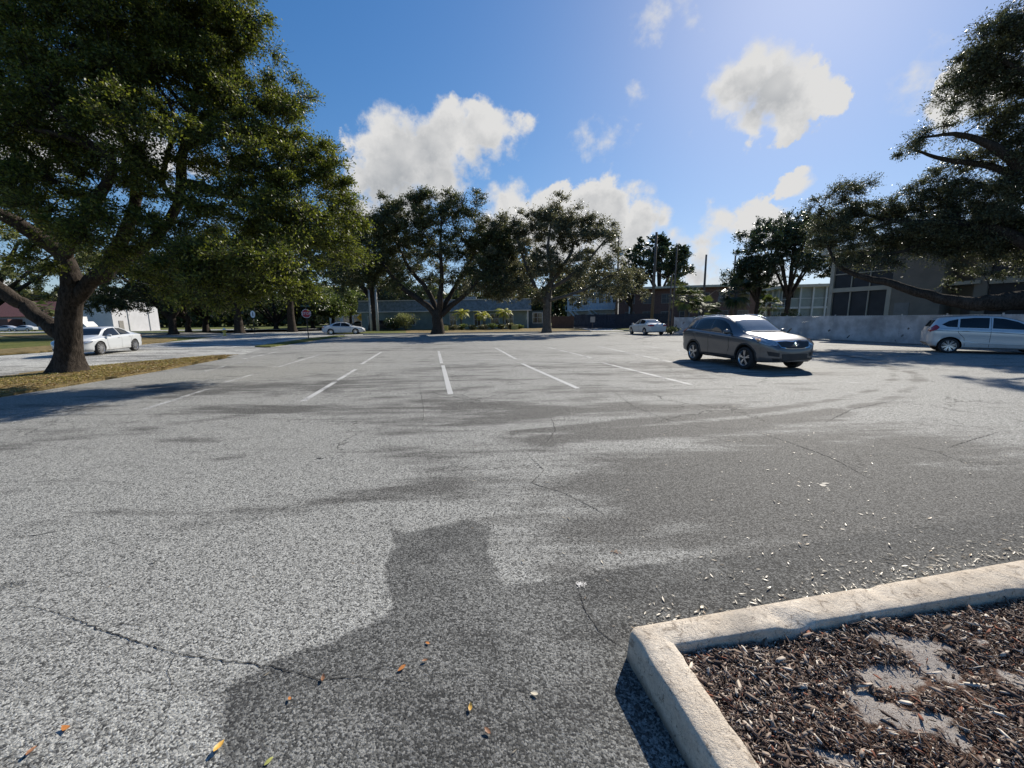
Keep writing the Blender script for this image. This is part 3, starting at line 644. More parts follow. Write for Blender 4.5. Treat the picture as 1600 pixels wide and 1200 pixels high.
def smooth(pts,n=6):
    """Catmull-Rom through the given points; points may carry a radius as 4th value"""
    p=np.array(pts,float); p=np.vstack([2*p[0]-p[1],p,2*p[-1]-p[-2]]); out=[]
    for i in range(1,len(p)-2):
        for t in np.linspace(0,1,n,endpoint=False):
            out.append(.5*((2*p[i])+(-p[i-1]+p[i+1])*t+(2*p[i-1]-5*p[i]+4*p[i+1]-p[i+2])*t*t+(-p[i-1]+3*p[i]-3*p[i+1]+p[i+2])*t**3))
    out.append(p[-2]); return np.array(out)
def leaf_quads(c,d,L,wr,g_,two=True):
    """diamond leaves at centres c with length axis d"""
    n=len(c); d=d/(np.linalg.norm(d,axis=1)[:,None]+1e-9)
    r=g_.normal(size=(n,3)); s=np.cross(d,r); s/=np.linalg.norm(s,axis=1)[:,None]+1e-9
    L=L[:,None]; w_=L*wr
    V=np.stack([c-d*L*.5,c+s*w_*.5,c+d*L*.5,c-s*w_*.5],1).reshape(-1,3)
    return V,np.arange(4*n).reshape(-1,4)
def grow(name,label,cat,base,limbs,lobes,nclump,nleaf,L,leafmat,barkmat,seed,group=None,clump_r=.8,wr=.5,twig=.012,droop=.15,thin=.035,sides=10,gapcut=.0,hang=0.0):
    """limbs: lists of (x,y,z,r). lobes: (x,y,z,rx,ry,rz,weight). Foliage sits in clumps joined to the limbs by curved branches."""
    g_=np.random.default_rng(seed); base=np.array(base,float)
    root=thing(name,label,cat,tuple(base),0,group)
    tb=Tubes(); sk=[]; skr=[]
    for li,l in enumerate(limbs):
        q=smooth(l,7); wob=g_.normal(0,1,(len(q),3)); wob=(wob+np.roll(wob,1,0)+np.roll(wob,2,0))/3*(0 if li==0 else 1)
        q[1:,:3]+=wob[1:]*np.minimum(q[1:,3:4]*.16,.05)
        r=np.maximum(q[:,3],.01)
        fl=None
        if li==0: fl=np.clip(.35-(q[:,2]-q[0,2])*.4,0,.35)
        tb.add(q[:,:3]-base,r,14 if li<3 else sides,fl); sk.append(q[:,:3]); skr.append(r)
    sk=np.concatenate(sk); skr=np.concatenate(skr)
    lo=np.array([l[:6] for l in lobes],float); wt=np.array([l[6] if len(l)>6 else 1 for l in lobes],float); vol=lo[:,3]*lo[:,4]*lo[:,5]; pr=wt*vol**.75; pr/=pr.sum()
    k=g_.choice(len(lo),nclump,p=pr); dv=g_.normal(size=(nclump,3)); dv/=np.linalg.norm(dv,axis=1)[:,None]
    rr=g_.random(nclump)**.42; C=lo[k,:3]+dv*rr[:,None]*lo[k,3:6]
    if gapcut>0:
        v=vnoise(C[:,0]*.9+50,C[:,2]*.9+50,1/2.2,seed)*.6+vnoise(C[:,1]*.9+50,C[:,2]+40,1/1.6,seed+1)*.4; C=C[v>gapcut]
    tips=[np.array(l[-1][:3],float)+g_.normal(0,.25,3)*clump_r for l in limbs[1:] for _ in range(3)]+[np.array(l[-2][:3],float)+g_.normal(0,.5,3)*clump_r for l in limbs[1:] for _ in range(2)]
    if tips: C=np.vstack([C,np.array(tips)])
    # order by distance from the limbs so branches grow outward
    d0=np.min(np.linalg.norm(C[:,None]-sk[None,::3],axis=2),axis=1); C=C[np.argsort(d0)]
    tw=[];LC=[];LD=[]
    cp=sk.copy(); cr=skr.copy()
    per=max(3,int(nleaf/max(1,len(C))))
    for c in C:
        dd=np.linalg.norm(cp-c,axis=1)+np.maximum(0,cp[:,2]-c[2])*.8+np.where(cr<.02,.4,0); j=int(np.argmin(dd)); a=cp[j]; 
        dist=np.linalg.norm(c-a)
        if dist>.15:
            mid=(a+c)/2+g_.normal(0,.10,3)*dist+np.array([0,0,-droop*dist*.3]); m2=a*.25+mid*.5+c*.25
            q=smooth([a,(a+mid)/2+g_.normal(0,.04,3)*dist,mid,(mid+c)/2+g_.normal(0,.04,3)*dist,c],3)
            r0=min(cr[j]*.75,.012+thin*dist*.45); rad=np.linspace(r0,twig*.8,len(q))
            tb.add(q-base,rad,5 if r0<.06 else 7); cp=np.vstack([cp,q[3::2]]); cr=np.concatenate([cr,rad[3::2]])
            out=(c-a)/max(dist,1e-3)
        else: out=g_.normal(size=3)
        # twigs
        nt=max(3,per//14); cs=clump_r*g_.uniform(.6,1.35)
        td=g_.normal(size=(nt,3))*np.array([1,1,.62])+out*.7; td/=np.linalg.norm(td,axis=1)[:,None]; td[:,2]-=hang*g_.random(nt); tl=cs*g_.uniform(.5,1.15,nt)
        for i in range(nt if per>60 else 0):
            e=c+td[i]*tl[i]; tb.add(np.array([c,c+(e-c)*.5+g_.normal(0,.05,3)*cs,e])-base,[twig*.7,twig*.5,twig*.25],3)
        ii=g_.integers(0,nt,per); s=g_.random(per)**.7
        pos=c+td[ii]*(tl[ii]*s)[:,None]+g_.normal(0,.13,(per,3))*cs*np.array([1,1,.8]); LC.append(pos); LD.append(td[ii]+g_.normal(0,.7,(per,3)))
    link_mesh('trunk',tb.mesh('trunk'),root,barkmat)
    LC=np.concatenate(LC)-base; LD=np.concatenate(LD); Ls=L*g_.uniform(.6,1.3,len(LC))
    Vv,Ff=leaf_quads(LC,LD,Ls,wr,g_); link_mesh('crown',np_mesh('crown',Vv,Ff),root,leafmat)
    return root
def pl(lst,Y0): # (px,py,Y,r) -> (x,y,z,r)
    return [(*P(a,b_,Y0+c),r) for a,b_,c,r in lst]
def lb(lst,Y0): # (px,py,dY,r[,w][,ry])
    out=[]
    for l in lst:
        p=P(l[0],l[1],Y0+l[2]); r=l[3]; w_=l[4] if len(l)>4 else 1; zr=l[5] if len(l)>5 else .85
        out.append((p.x,p.y,p.z,r,r,r*zr,w_))
    return out
# the big oak on the left verge
Y0=13.9; B0=G(106,583); Y0=B0.y
L_=[[(B0.x,B0.y,-.15,.52),*pl([(107,562,0,0.376),(107,540,0,0.336),(107,515,0,0.320),(108,490,0,0.312),(114,455,0,0.288)],Y0)],
 pl([(108,535,0,0.200),(88,517,0,0.224),(50,487,0,0.208),(18,465,-.2,0.200),(-40,425,-.5,0.208),(-120,370,-1,0.160),(-220,300,-1,0.096)],Y0),
 pl([(112,470,0,0.304),(108,435,0,0.272),(98,400,0,0.232),(60,370,-.4,0.216),(20,345,-.8,0.176),(-60,300,-1.5,0.120),(-140,240,-2,0.072)],Y0),
 pl([(116,472,0,0.224),(140,442,.1,0.216),(168,422,.2,0.240),(182,395,.3,0.208),(200,350,.4,0.176),(215,300,.5,0.144),(205,240,.5,0.120),(180,180,.4,0.088),(170,110,.3,0.048)],Y0),
 pl([(165,425,.2,0.176),(205,398,.6,0.160),(250,365,1,0.152),(278,320,1.2,0.144),(283,270,1.3,0.152),(286,235,1.2,0.128),(300,180,1,0.096),(310,110,.9,0.064),(300,50,.8,0.040)],Y0),
 pl([(281,285,1.3,0.120),(318,290,1.4,0.104),(350,305,1.3,0.088),(400,310,1.0,0.072),(450,325,.6,0.048),(490,340,.4,0.024)],Y0),
 pl([(286,235,1.2,0.104),(330,215,1.4,0.080),(390,200,1.4,0.056),(430,200,1.4,0.036),(450,215,1.4,0.016)],Y0),
 pl([(278,320,1.2,0.080),(255,285,.9,0.080),(262,240,.7,0.072),(275,190,.5,0.056),(240,120,0,0.040)],Y0),
 pl([(100,400,0,0.192),(130,350,-.6,0.152),(165,290,-1.2,0.128),(172,250,-1.5,0.104),(110,200,-1.8,0.080),(60,130,-2,0.048)],Y0),
 pl([(172,250,-1.5,0.088),(130,225,-1.8,0.080),(90,210,-2,0.064),(30,195,-2,0.048),(-40,160,-2,0.032)],Y0),
 pl([(98,400,0,0.176),(60,340,.8,0.144),(30,260,1.4,0.104),(10,160,1.8,0.072),(40,60,2,0.040)],Y0),
 pl([(300,180,1,0.072),(250,120,.9,0.056),(200,40,.9,0.040),(180,-60,.8,0.024)],Y0)]
Lb=lb([(60,60,0,2.5),(200,30,0,2.6),(310,60,1,2.0),(-80,100,0,2.8),(130,160,-.8,1.9),(270,130,.8,2.2),(375,135,1.8,1.75),(380,225,1.6,2.1),(455,225,1.4,1.2),(478,300,.8,1.5),(440,360,-.6,1.4),(350,350,.2,1.3),(45,290,-1.6,1.5),(130,340,-2.2,1.35),(-60,250,-1,2.2),(330,250,1.2,1.2),
 (500,385,.6,1.0),(510,340,1.0,1.0),(425,425,-1.5,.65,1.8),(330,415,-2.2,.8,1.7),(300,465,-2.5,.3,2.2),(380,400,-2.6,.7,1.6),(460,405,-2.2,.6,1.5),(260,400,-2.8,.6,1.2),(-130,370,0,2.2),(180,-80,.5,2.8),(20,-90,0,2.8),(330,-20,1.2,1.8),(500,250,1.2,.9),(520,300,1.2,.9),(430,290,1,1.4),(400,210,0,1.3),(230,200,-2.2,1.1,1.3),(520,360,.8,.9,1.3),(290,330,-1.2,1.0),(540,350,1.5,.7),(470,440,-.8,.6,1.5),(395,460,-1.6,.4,2),(150,230,-1.5,1.2,1.2),(215,262,0,.9,1.2),(245,330,-.6,.8,1.2),(200,420,-2,.6,1.5),(240,445,-1.6,.5,1.7),(170,370,-2.2,.8,1.2),(290,385,-1.2,.8,1.3),(400,385,-.4,1.0,1.2),(205,385,-1.5,.8,1.3),(80,395,-2.0,.7),(70,190,-1.5,1.1),(490,250,1.6,.8),(400,90,1.6,.9),(465,175,1.8,.7),(360,25,1.2,.9),(30,410,-1,.5),(540,395,1.6,.5,2),(345,460,-2.4,.3,2)],Y0)
grow('oak_tree','massive oak on the left verge with a dark trunk, low side limb and dense crown','tree',B0,L_,Lb,1250,600000,.085,M_oak,M_bark,11,clump_r=.56,wr=.46,twig=.010,gapcut=.17,hang=.3)
# the pair of spreading oaks beyond the lot
def oakA():
    b0=Vector((-8.4,46.6,0)); Y=b0.y
    L=[[(b0.x,b0.y,-.1,0.759),*pl([(685,510,0,0.627),(683,497,0,0.594),(684,484,0,0.594)],Y)],
     pl([(680,492,0,0.363),(668,478,0,0.330),(652,466,0,0.297),(632,452,0,0.264),(612,430,0,0.198),(590,400,0,0.132),(565,370,0,0.066)],Y),
     pl([(684,490,0,0.330),(676,468,1,0.297),(662,445,1,0.251),(640,420,2,0.198),(620,380,2,0.132),(600,340,2,0.066)],Y),
     pl([(686,488,0,0.363),(688,460,-1,0.297),(690,430,-1,0.231),(688,390,-2,0.165),(690,340,-2,0.079)],Y),
     pl([(690,492,0,0.330),(705,478,0,0.297),(725,462,-1,0.231),(745,440,-1,0.165),(768,405,-1,0.099),(780,370,-1,0.053)],Y),
     pl([(688,488,0,0.297),(704,460,1,0.251),(722,430,2,0.198),(740,395,2,0.132),(745,350,2,0.066)],Y)]
    Lb=lb([(600,385,0,3.6),(575,425,0,2.6),(640,350,0,3.2),(620,320,1,1.7),(690,370,-1,3.5),(720,335,1,2.4),(705,322,0,1.6),(750,390,0,3.0),(780,420,0,2.0),(670,415,2,2.6),(740,430,-2,2.0),(575,350,1,1.9),(650,312,0,1.5),(545,400,0,2.4),(560,440,0,2.0),(620,440,0,1.8),(600,350,0,2.4),(660,300,0,1.2),(770,440,-1,2.2),(760,310,1,1.3),(785,385,0,2.4),(770,360,0,1.8),(700,440,-1,1.2)],Y)
    return grow('oak_tree','broad dark oak with a low forked trunk in front of the teal building','tree',b0,L,Lb,420,120000,.19,M_oakd,M_bark,21,'oaks along the far edge of the lot',clump_r=1.15,wr=.55,twig=.02,gapcut=.22,thin=.04)
oakA()
def oakB():
    b0=Vector((4.05,46.2,0)); Y=b0.y
    L=[[(b0.x,b0.y,-.1,0.561),*pl([(855,505,0,0.462),(855,485,0,0.449),(856,462,0,0.409),(860,440,0,0.330)],Y)],
     pl([(855,475,0,0.264),(840,455,0,0.231),(828,430,0,0.198),(815,395,0,0.132),(800,350,0,0.066)],Y),
     pl([(858,455,0,0.264),(862,425,0,0.231),(856,390,-1,0.165),(862,340,-1,0.079)],Y),
     pl([(860,445,0,0.251),(880,415,0,0.211),(895,385,0,0.145),(885,345,0,0.066)],Y),
     pl([(862,450,0,0.231),(890,432,-1,0.185),(920,405,-1,0.132),(950,370,-1,0.066)],Y),
     pl([(857,470,0,0.198),(885,462,-2,0.165),(920,450,-2,0.132),(955,430,-2,0.066),(975,440,-2,0.033)],Y)]
    Lb=lb([(810,365,0,2.7),(790,400,0,2.3),(850,370,0,2.8),(870,335,0,2.0),(905,370,0,2.3),(940,370,-1,1.9),(945,410,-1,2.2),(900,420,-1,2.4),(850,420,-1,2.2),(960,445,-2,1.6),(985,440,-2,1.1),(930,450,-2,1.5),(820,435,0,1.8),(830,335,0,1.4),(870,320,0,1.2),(955,350,-1,1.0),(780,350,0,1.6),(770,430,0,2.2),(800,455,0,1.5,1.3),(890,345,0,1.6),(925,345,0,1.2),(1000,460,-2,.9),(845,460,-1,.9,1.6),(800,458,-1,1.5,1.5),(775,462,0,1.2,1.3),(735,455,-1,1.2,1.2),(905,465,-2,1.0)],Y)
    return grow('oak_tree','airy grey green oak with a straight single trunk beside the driveway','tree',b0,L,Lb,380,92000,.18,M_oakg,M_bark2,23,'oaks along the far edge of the lot',clump_r=.95,wr=.55,twig=.02,gapcut=.30,thin=.04)
oakB()
def plain(name,label,base,px,top,halfw,low,seed,lm_,n=26000,L=.26,group=None,cl=190,bark=None,gap=.25,tr=.35,cr=1.3):
    """an ordinary spreading tree: px column, picture heights of top and underside, half width in metres"""
    b0=Vector(base); Y=b0.y; g_=np.random.default_rng(seed); zt=P(px,top,Y).z; zl=P(px,low,Y).z; xc=P(px,(top+low)/2,Y).x
    L=L; H_=zt-zl
    fork=max(1.2,zl*.8)
    limbs=[[(b0.x,b0.y,-.1,tr*1.35),(b0.x,b0.y,fork*.5,tr),(b0.x+.1,b0.y,fork,tr*.9),(b0.x*.5+xc*.5,b0.y,zl+H_*.3,tr*.7),(xc,b0.y,zl+H_*.7,tr*.3)]]
    lobes=[]
    for k in range(6):
        a=k*1.05+g_.random()*.6; ex=xc+math.cos(a)*halfw*.7; ey=b0.y+math.sin(a)*halfw*.6; ez=zl+H_*g_.uniform(.3,.75)
        limbs.append([(b0.x,b0.y,fork*.9,tr*.6),((b0.x+ex)/2,(b0.y+ey)/2,(fork+ez)/2+.3,tr*.4),(ex,ey,ez,tr*.15)])
        lobes.append((ex,ey,ez,halfw*.42,halfw*.42,H_*.26,1))
    for k in range(7):
        a=k*.9; lobes.append((xc+math.cos(a)*halfw*.75,b0.y+math.sin(a)*halfw*.7,zl+H_*g_.uniform(.12,.35),halfw*.36,halfw*.36,H_*.17,.9))
    for k in range(6):
        a=g_.random()*6.28; q=g_.random()*.55; lobes.append((xc+math.cos(a)*halfw*q,b0.y+math.sin(a)*halfw*q,zl+H_*g_.uniform(.45,.84),halfw*.36,halfw*.36,H_*.18,1))
    return grow(name,label,'tree',b0,limbs,lobes,cl,n,L,lm_,bark or M_bark,seed,group,clump_r=cr,wr=.6,twig=.03,gapcut=gap,thin=.05,sides=6)
BG='trees beyond the street'
def bx(px,Y): return (P(px,500,Y).x,Y,0)
plain('oak_tree','dark tree with twin trunks right behind the two pale posts',bx(583,62),575,345,7,450,31,M_dark,30000,.28,BG,tr=.55)
plain('oak_tree','spreading dark tree over the street behind the stop sign',bx(455,64),450,330,9,452,32,M_dark,34000,.30,BG,tr=.5)
plain('oak_tree','dark tree behind the yellow fire hydrant',bx(372,60),365,340,8,455,33,M_dark,34000,.28,BG,tr=.5)
plain('oak_tree','wide low tree shading the lit white wall',bx(268,58),255,385,8.5,492,34,M_oakd,36000,.26,BG,tr=.45)
plain('oak_tree','low hanging tree whose branches cut off the top of the lit white wall',bx(292,66),222,392,7.5,491,49,M_oakd,30000,.24,BG,tr=.35,gap=.12)
plain('pine_tree','sparse pale tree filling the gap left of the big trunk',bx(-20,46),35,335,8,470,35,M_light,30000,.20,BG,tr=.4,gap=.40,cr=.9)
plain('oak_tree','dim tree between the hydrant and the white building',bx(320,72),310,400,8,492,36,M_oakd,26000,.32,BG,tr=.45)
plain('oak_tree','yellow green tree far down the street left of the warning sign',bx(520,100),515,445,8,492,37,M_mid,22000,.4,BG,tr=.4)
plain('oak_tree','dull green tree far off straight above the white sedan in the street',bx(548,118),545,440,9,484,38,M_light,20000,.45,BG,tr=.4)
plain('oak_tree','green tree far off behind the stop sign pole',bx(488,92),485,450,7,500,39,M_mid,20000,.36,BG,tr=.4)
plain('oak_tree','background tree left of the far parked pickup, seen between trunk and posts',bx(640,95),630,430,8,480,40,M_dark,20000,.4,BG,tr=.4)
plain('oak_tree','dark tree whose crown shows over the roof of the teal building',bx(770,96),775,400,9,470,41,M_oakd,22000,.4,BG,tr=.4)
plain('oak_tree','low tree behind the right end of the teal building',bx(905,100),900,405,8,470,42,M_oakg,20000,.4,BG,tr=.4)
plain('oak_tree','far low tree at the left edge of the row, behind the stop sign face',bx(430,84),425,395,10,505,43,M_dark,30000,.36,BG,tr=.4,gap=.12)
plain('oak_tree','dark filler tree standing between the two spreading oaks, farther back',bx(792,86),788,352,8.5,470,48,M_dark,30000,.34,BG,tr=.35,gap=.15)
plain('broadleaf_tree','round dense dark tree standing behind the tall wooden poles',bx(1028,84),1027,364,6.2,446,44,M_dark,26000,.42,None,tr=.45,gap=.30,cr=1.1)
plain('oak_tree','dark tree standing over the low cream roofed building, left of the beige building',bx(1228,44),1242,322,5.4,448,45,M_dark,54000,.19,None,tr=.24,gap=.2,cl=240,cr=.85)
plain('oak_tree','small ragged dark tree between the tall palm and the cream roofed building',bx(1180,46),1175,392,2.4,455,46,M_dark,14000,.2,None,tr=.2,cl=80,cr=.8)
plain('oak_tree','thin leafy tree in front of the brick building, left of the tallest pole',bx(985,66),975,415,3.4,468,47,M_oakg,16000,.22,None,tr=.2,gap=.3,cr=.9)
M_rt=leafm('right_oak_leaf',(.042,.052,.024),(.070,.080,.038),(.12,.125,.065),.42,.32,.5)
# big oak behind the lattice fence, at the right edge
b0=Vector((25.2,17.4,0)); Yr=b0.y
def ar(l): return [(*P(a,b_,c),r) for a,b_,c,r in l]
L_=[[(b0.x,b0.y,-.1,.8),(b0.x,b0.y,1.0,.62),(b0.x-.1,b0.y+.1,1.9,.55)],
 ar([(1672,462,17.6,.50),(1600,468,18.4,.44),(1540,474,19,.36),(1500,473,19.6,.28),(1460,464,20.4,.24),(1420,452,21,.20),(1385,441,21.8,.18),(1345,432,22.6,.14),(1310,415,23.6,.10),(1290,380,24.4,.06)]),
 ar([(1675,450,17.6,.45),(1650,380,18,.36),(1620,290,18.5,.28),(1560,235,19,.18),(1500,210,19.6,.10),(1440,215,20,.04)]),
 ar([(1680,440,17.6,.42),(1690,320,17.5,.33),(1670,200,17.6,.25),(1620,130,18,.15),(1560,90,18.5,.06)]),
 ar([(1620,290,18.5,.2),(1550,260,19.5,.14),(1480,250,20.5,.10),(1430,235,21,.05)]),
 ar([(1640,400,18,.3),(1560,360,19,.22),(1480,350,20.5,.16),(1400,345,22,.11),(1330,330,23.5,.06)]),
 ar([(1480,350,20.5,.12),(1420,390,21.5,.08),(1350,400,22.5,.05)]),
 ar([(1400,345,22,.1),(1340,360,23.5,.08),(1300,340,24.5,.05),(1280,320,25,.03)])]
Lb=[]
for a,b_,c,r,w_,zr in [(1560,70,18.6,1.1,1,.6),(1525,90,18.9,.9,1,.6),(1600,50,18.6,1.5,1,.6),(1560,120,19,1.2,.9,.5),(1540,420,19.8,.6,.7,.6),(1490,425,20.4,.6,.7,.6),(1450,385,21.2,.9,.8,.6),(1500,130,19.3,.6,.6,.5),(1415,225,20.8,.8,1.1,.4),(1455,238,21,1.0,1.3,.45),(1500,250,20.6,1.3,1.2,.5),(1545,200,19.8,1.2,1,.5),(1430,290,22,.8,.8,.5),(1480,300,21.2,1.1,1,.5),(1475,205,20,.8,.9,.4),(1560,180,19,1.0,.8,.5),(1590,130,18.4,1.5,1,.6),(1640,90,18,2,1,.6),(1500,160,19.4,.8,.6,.6),(1450,220,20.2,1.15,1,.42),(1520,225,19.6,1.6,1,.4),(1590,220,19,1.7,1,.4),(1660,250,18.5,2,1,.5),(1500,285,20.4,1.0,.8,.4),(1440,245,20.7,.7,.8,.4),
   (1320,300,24,1.0,1,.6),(1305,345,24.5,1.3,1,.6),(1290,385,24.6,.9,.8,.6),(1350,345,23.4,1.4,1,.6),(1400,330,22.4,1.3,1,.6),(1440,350,21.5,1.5,1,.7),(1500,340,20.5,1.7,1,.7),(1560,330,19.5,1.6,1,.7),(1610,340,19,1.6,1,.7),(1375,395,22.3,1.0,.9,.6),(1430,398,21.5,1.1,.6,.5),(1500,392,20.6,.8,.4,.5),(1560,395,19.6,.8,.4,.5),(1345,405,23,.7,.8,.6),(1600,270,18.8,1.2,1,.7),(1340,375,23,1.0,1,.6),(1400,370,22.2,1.2,1,.6),(1460,375,21.2,1.2,1,.6),(1520,370,20.2,1.2,1,.6),(1580,380,19.4,1.0,1,.6),(1620,400,18.8,1.0,1,.6),(1310,400,24,.7,1,.6),(1580,440,19.2,.4,.4,.6),(1470,440,20.6,.4,.5,.6)]:
    p=P(a,b_,c); Lb.append((p.x,p.y,p.z,r,r,r*zr*1.25,w_))
grow('oak_tree','large dark oak behind the lattice fence, its limb sagging across the beige building','tree',b0,L_,Lb,740,240000,.090,M_rt,M_bark,51,clump_r=.66,wr=.5,twig=.012,gapcut=.31,hang=.2)
# ------------------------------------------------------------ palms
M_frond=leafm('palm_frond',(.05,.075,.025),(.08,.105,.035),(.13,.15,.055),.65,.25,.2)
M_yfrond=leafm('yellow_frond',(.22,.26,.04),(.34,.34,.06),(.45,.42,.10),.5,.4,.4)
M_deadf=leafm('dead_frond',(.18,.14,.09),(.24,.19,.12),(.30,.24,.16),.7,.2,.2)
def fan_palm(name,label,base,h,cr,n,seed,mt,group=None,trunk_r=.16):
    g_=np.random.default_rng(seed); root=thing(name,label,'palm',base,0,group)
    tb=Tubes(); pts=np.array([(0,0,-.1),(.05,.0,h*.4),(-.05,.04,h*.8),(0,0,h)]); q=smooth(pts,5); tb.add(q,np.linspace(trunk_r*1.25,trunk_r,len(q)),10)
    V=[];Fc=[];nv=0; fr=[]
    for i in range(n):
        el=np.arcsin(g_.uniform(-.75,.98)); az=g_.random()*6.283; d=np.array([math.cos(az)*math.cos(el),math.sin(az)*math.cos(el),math.sin(el)])
        st=np.array([0,0,h]); hub=st+d*cr*.5+np.array([0,0,-.05]); tb.add(np.array([st,(st+hub)/2+np.array([0,0,.05]),hub]),[.02,.015,.012],4)
        side=np.cross(d,[0,0,1.]); side/=np.linalg.norm(side)+1e-6; upv=np.cross(side,d)
        for a in np.linspace(-1.9,1.9,17):
            dd=d*math.cos(a*.78)+side*math.sin(a*.78)+upv*g_.normal(0,.08); dd/=np.linalg.norm(dd); L=cr*.55*(1-.25*abs(a)/1.9)*g_.uniform(.85,1.1)
            m1=hub+dd*L*.6; m2=hub+dd*L+np.array([0,0,-.28*L]); w_=np.cross(dd,upv)*.035*cr
            V+= [hub,m1+w_,m2,m1-w_]; Fc.append((nv,nv+1,nv+2,nv+3)); nv+=4
    link_mesh('trunk',tb.mesh('trunk'),root,M_bark2); link_mesh('fronds',np_mesh('fronds',np.array(V),np.array(Fc)),root,mt); return root
def feather_palm(name,label,base,h,cr,n,seed,mt,group=None,stems=1,trunk_r=.07):
    g_=np.random.default_rng(seed); root=thing(name,label,'palm',base,0,group); tb=Tubes(); V=[];Fc=[];nv=0
    for s in range(stems):
        lean=np.array([g_.normal(0,.10),g_.normal(0,.10),0])*(1 if stems>1 else .3); top=np.array([0,0,h*g_.uniform(.82,1.05)])+lean*h
        tb.add(smooth(np.array([lean*.6+np.array([0,0,-.1]),lean*.5*h+np.array([0,0,top[2]*.5]),top]),4),np.linspace(trunk_r*1.2,trunk_r*.8,9),8)
        for i in range(n):
            az=g_.random()*6.283; el=g_.uniform(-.1,1.25); L=cr*g_.uniform(.8,1.15); pts=[]
            for t in np.linspace(0,1,9):
                e=el-t*1.5; 
                pts.append((pts[-1] if pts else top)+np.array([math.cos(az)*math.cos(e),math.sin(az)*math.cos(e),math.sin(e)])*L/8*(1 if pts else 0))
            pts=np.array(pts); tb.add(pts,np.linspace(.014,.004,9),3)
            sd=np.array([-math.sin(az),math.cos(az),0])
            for j in range(1,9):
                for u in (0,.5):
                    for sg in (-1,1):
                        c=pts[j-1]*(1-u)+pts[j]*u; dr=(pts[j]-pts[j-1]); dr/=np.linalg.norm(dr); ll=L*.30*(1-abs(j-4)/7)
                        e_=c+(sd*sg*.8+dr*.6+np.array([0,0,-.45]))*ll; w_=dr*.03*cr/1.2; mm=(c+e_)/2+np.array([0,0,.04*L])
                        V+=[c,mm+w_,e_,mm-w_]; Fc.append((nv,nv+1,nv+2,nv+3)); nv+=4
    link_mesh('trunk',tb.mesh('trunk'),root,M_bark2); link_mesh('fronds',np_mesh('fronds',np.array(V),np.array(Fc)),root,mt); return root
def gp(px,Y): p=P(px,500,Y); return (p.x,p.y,0)
YP='young yellow green palms by the teal building'
feather_palm('young_palm','leftmost yellow green palm by the teal building, its crown nearest the dark oak trunk',gp(721,63),2.6,1.5,13,61,M_yfrond,YP,2)
feather_palm('young_palm','middle one of the three yellow green palms, with two crowns touching',gp(757,63),2.4,1.5,12,62,M_yfrond,YP,3)
feather_palm('young_palm','rightmost and tallest yellow green palm, nearest the white framed window',gp(786,63),3.0,1.6,14,63,M_yfrond,YP,2)
fan_palm('fan_palm','leafy fan palm in front of the brick building, left of the grey parked car roof',gp(1072,41),3.4,1.9,30,64,M_frond,'fan palms behind the lattice fence')
fan_palm('fan_palm','bushy low fan palm just right of the leafy fan palm',gp(1098,42),2.3,1.9,28,65,M_frond,'fan palms behind the lattice fence')
fan_palm('fan_palm','dark fan palm under the small dark tree, with a spiky crown against the sky',gp(1148,43),4.0,2.0,32,66,M_dark,'fan palms behind the lattice fence')
fan_palm('fan_palm','low sunlit palm beside the outer stair of the cream roofed building',gp(1201,47),2.9,1.5,22,67,M_frond,'fan palms behind the lattice fence')
fan_palm('fan_palm','short palm in front of the red tiled roof at the left edge',gp(70,92),5.0,2.6,26,68,M_frond)
# shrubs
def shrub(label,base,r,h,n,L,mt,seed,name='shrub',group=None):
    g_=np.random.default_rng(seed); root=thing(name,label,'shrub',base,0,group); tb=Tubes(); C=[];D=[]
    for i in range(14):
        a=g_.random()*6.283; e=np.array([math.cos(a)*r*.7*g_.random(),math.sin(a)*r*.7*g_.random(),h*g_.uniform(.4,.85)]); tb.add(np.array([[0,0,-.05],e*.5+g_.normal(0,.04,3),e]),[.03,.02,.008],4)
        k=n//14; dv=g_.normal(size=(k,3)); dv/=np.linalg.norm(dv,axis=1)[:,None]; C.append(e+dv*(g_.random((k,1))**.4)*np.array([r*.5,r*.5,h*.32])); D.append(dv+g_.normal(0,.5,(k,3)))
    C=np.concatenate(C); C[:,2]=np.maximum(C[:,2],.03)
    link_mesh('stems',tb.mesh('stems'),root,M_bark2); V,Ff=leaf_quads(C,np.concatenate(D),L*g_.uniform(.7,1.3,len(C)),.5,g_); link_mesh('foliage',np_mesh('foliage',V,Ff),root,mt); return root
SG='low shrubs in the bed before the teal building'
labs=['clipped dark shrub beside the oak trunk, left end of the bed','low grey green shrub left of the leftmost yellow palm','spreading shrub under the leftmost yellow palm','dark shrub between the left and middle yellow palms','wide low shrub at the foot of the middle yellow palm','pale shrub right of the middle yellow palm','dark green shrub under the rightmost yellow palm','pale green shrub below the white framed window','small shrub at the right end of the bed']
for i,(px,r,h) in enumerate([(697,1.0,.9),(708,.9,.8),(722,1.0,.9),(739,.8,.75),(755,1.2,.8),(769,.8,.9),(783,1.0,.8),(797,.9,.95),(811,.7,.7)]):
    shrub(labs[i],gp(px,61.0-(i%2)*1.2),r,h,1100,.16,[M_oakd,M_oakg,M_mid][i%3],70+i,group=SG)
shrub('shrub covered in white flowers beside the left wall of the teal building',gp(634,62),2.0,2.4,2600,.2,M_light,90,'flowering_shrub')
shrub('dark rounded shrub left of the white flowering shrub',gp(616,63),1.8,2.0,2200,.22,M_dark,91)
shrub('thin leggy weed growing against the foot of the lattice fence',tuple(G(1381,534)),.55,.95,520,.11,M_mid,92,'weed')
shrub('tangled low growth where the lattice fence starts beside the thin poles',gp(1050,37.5),.9,.7,1200,.12,M_light,93)
shrub('ivy clump peeping over the lattice fence by the beige wall',gp(1232,34),1.4,1.9,1400,.15,M_oakd,94)
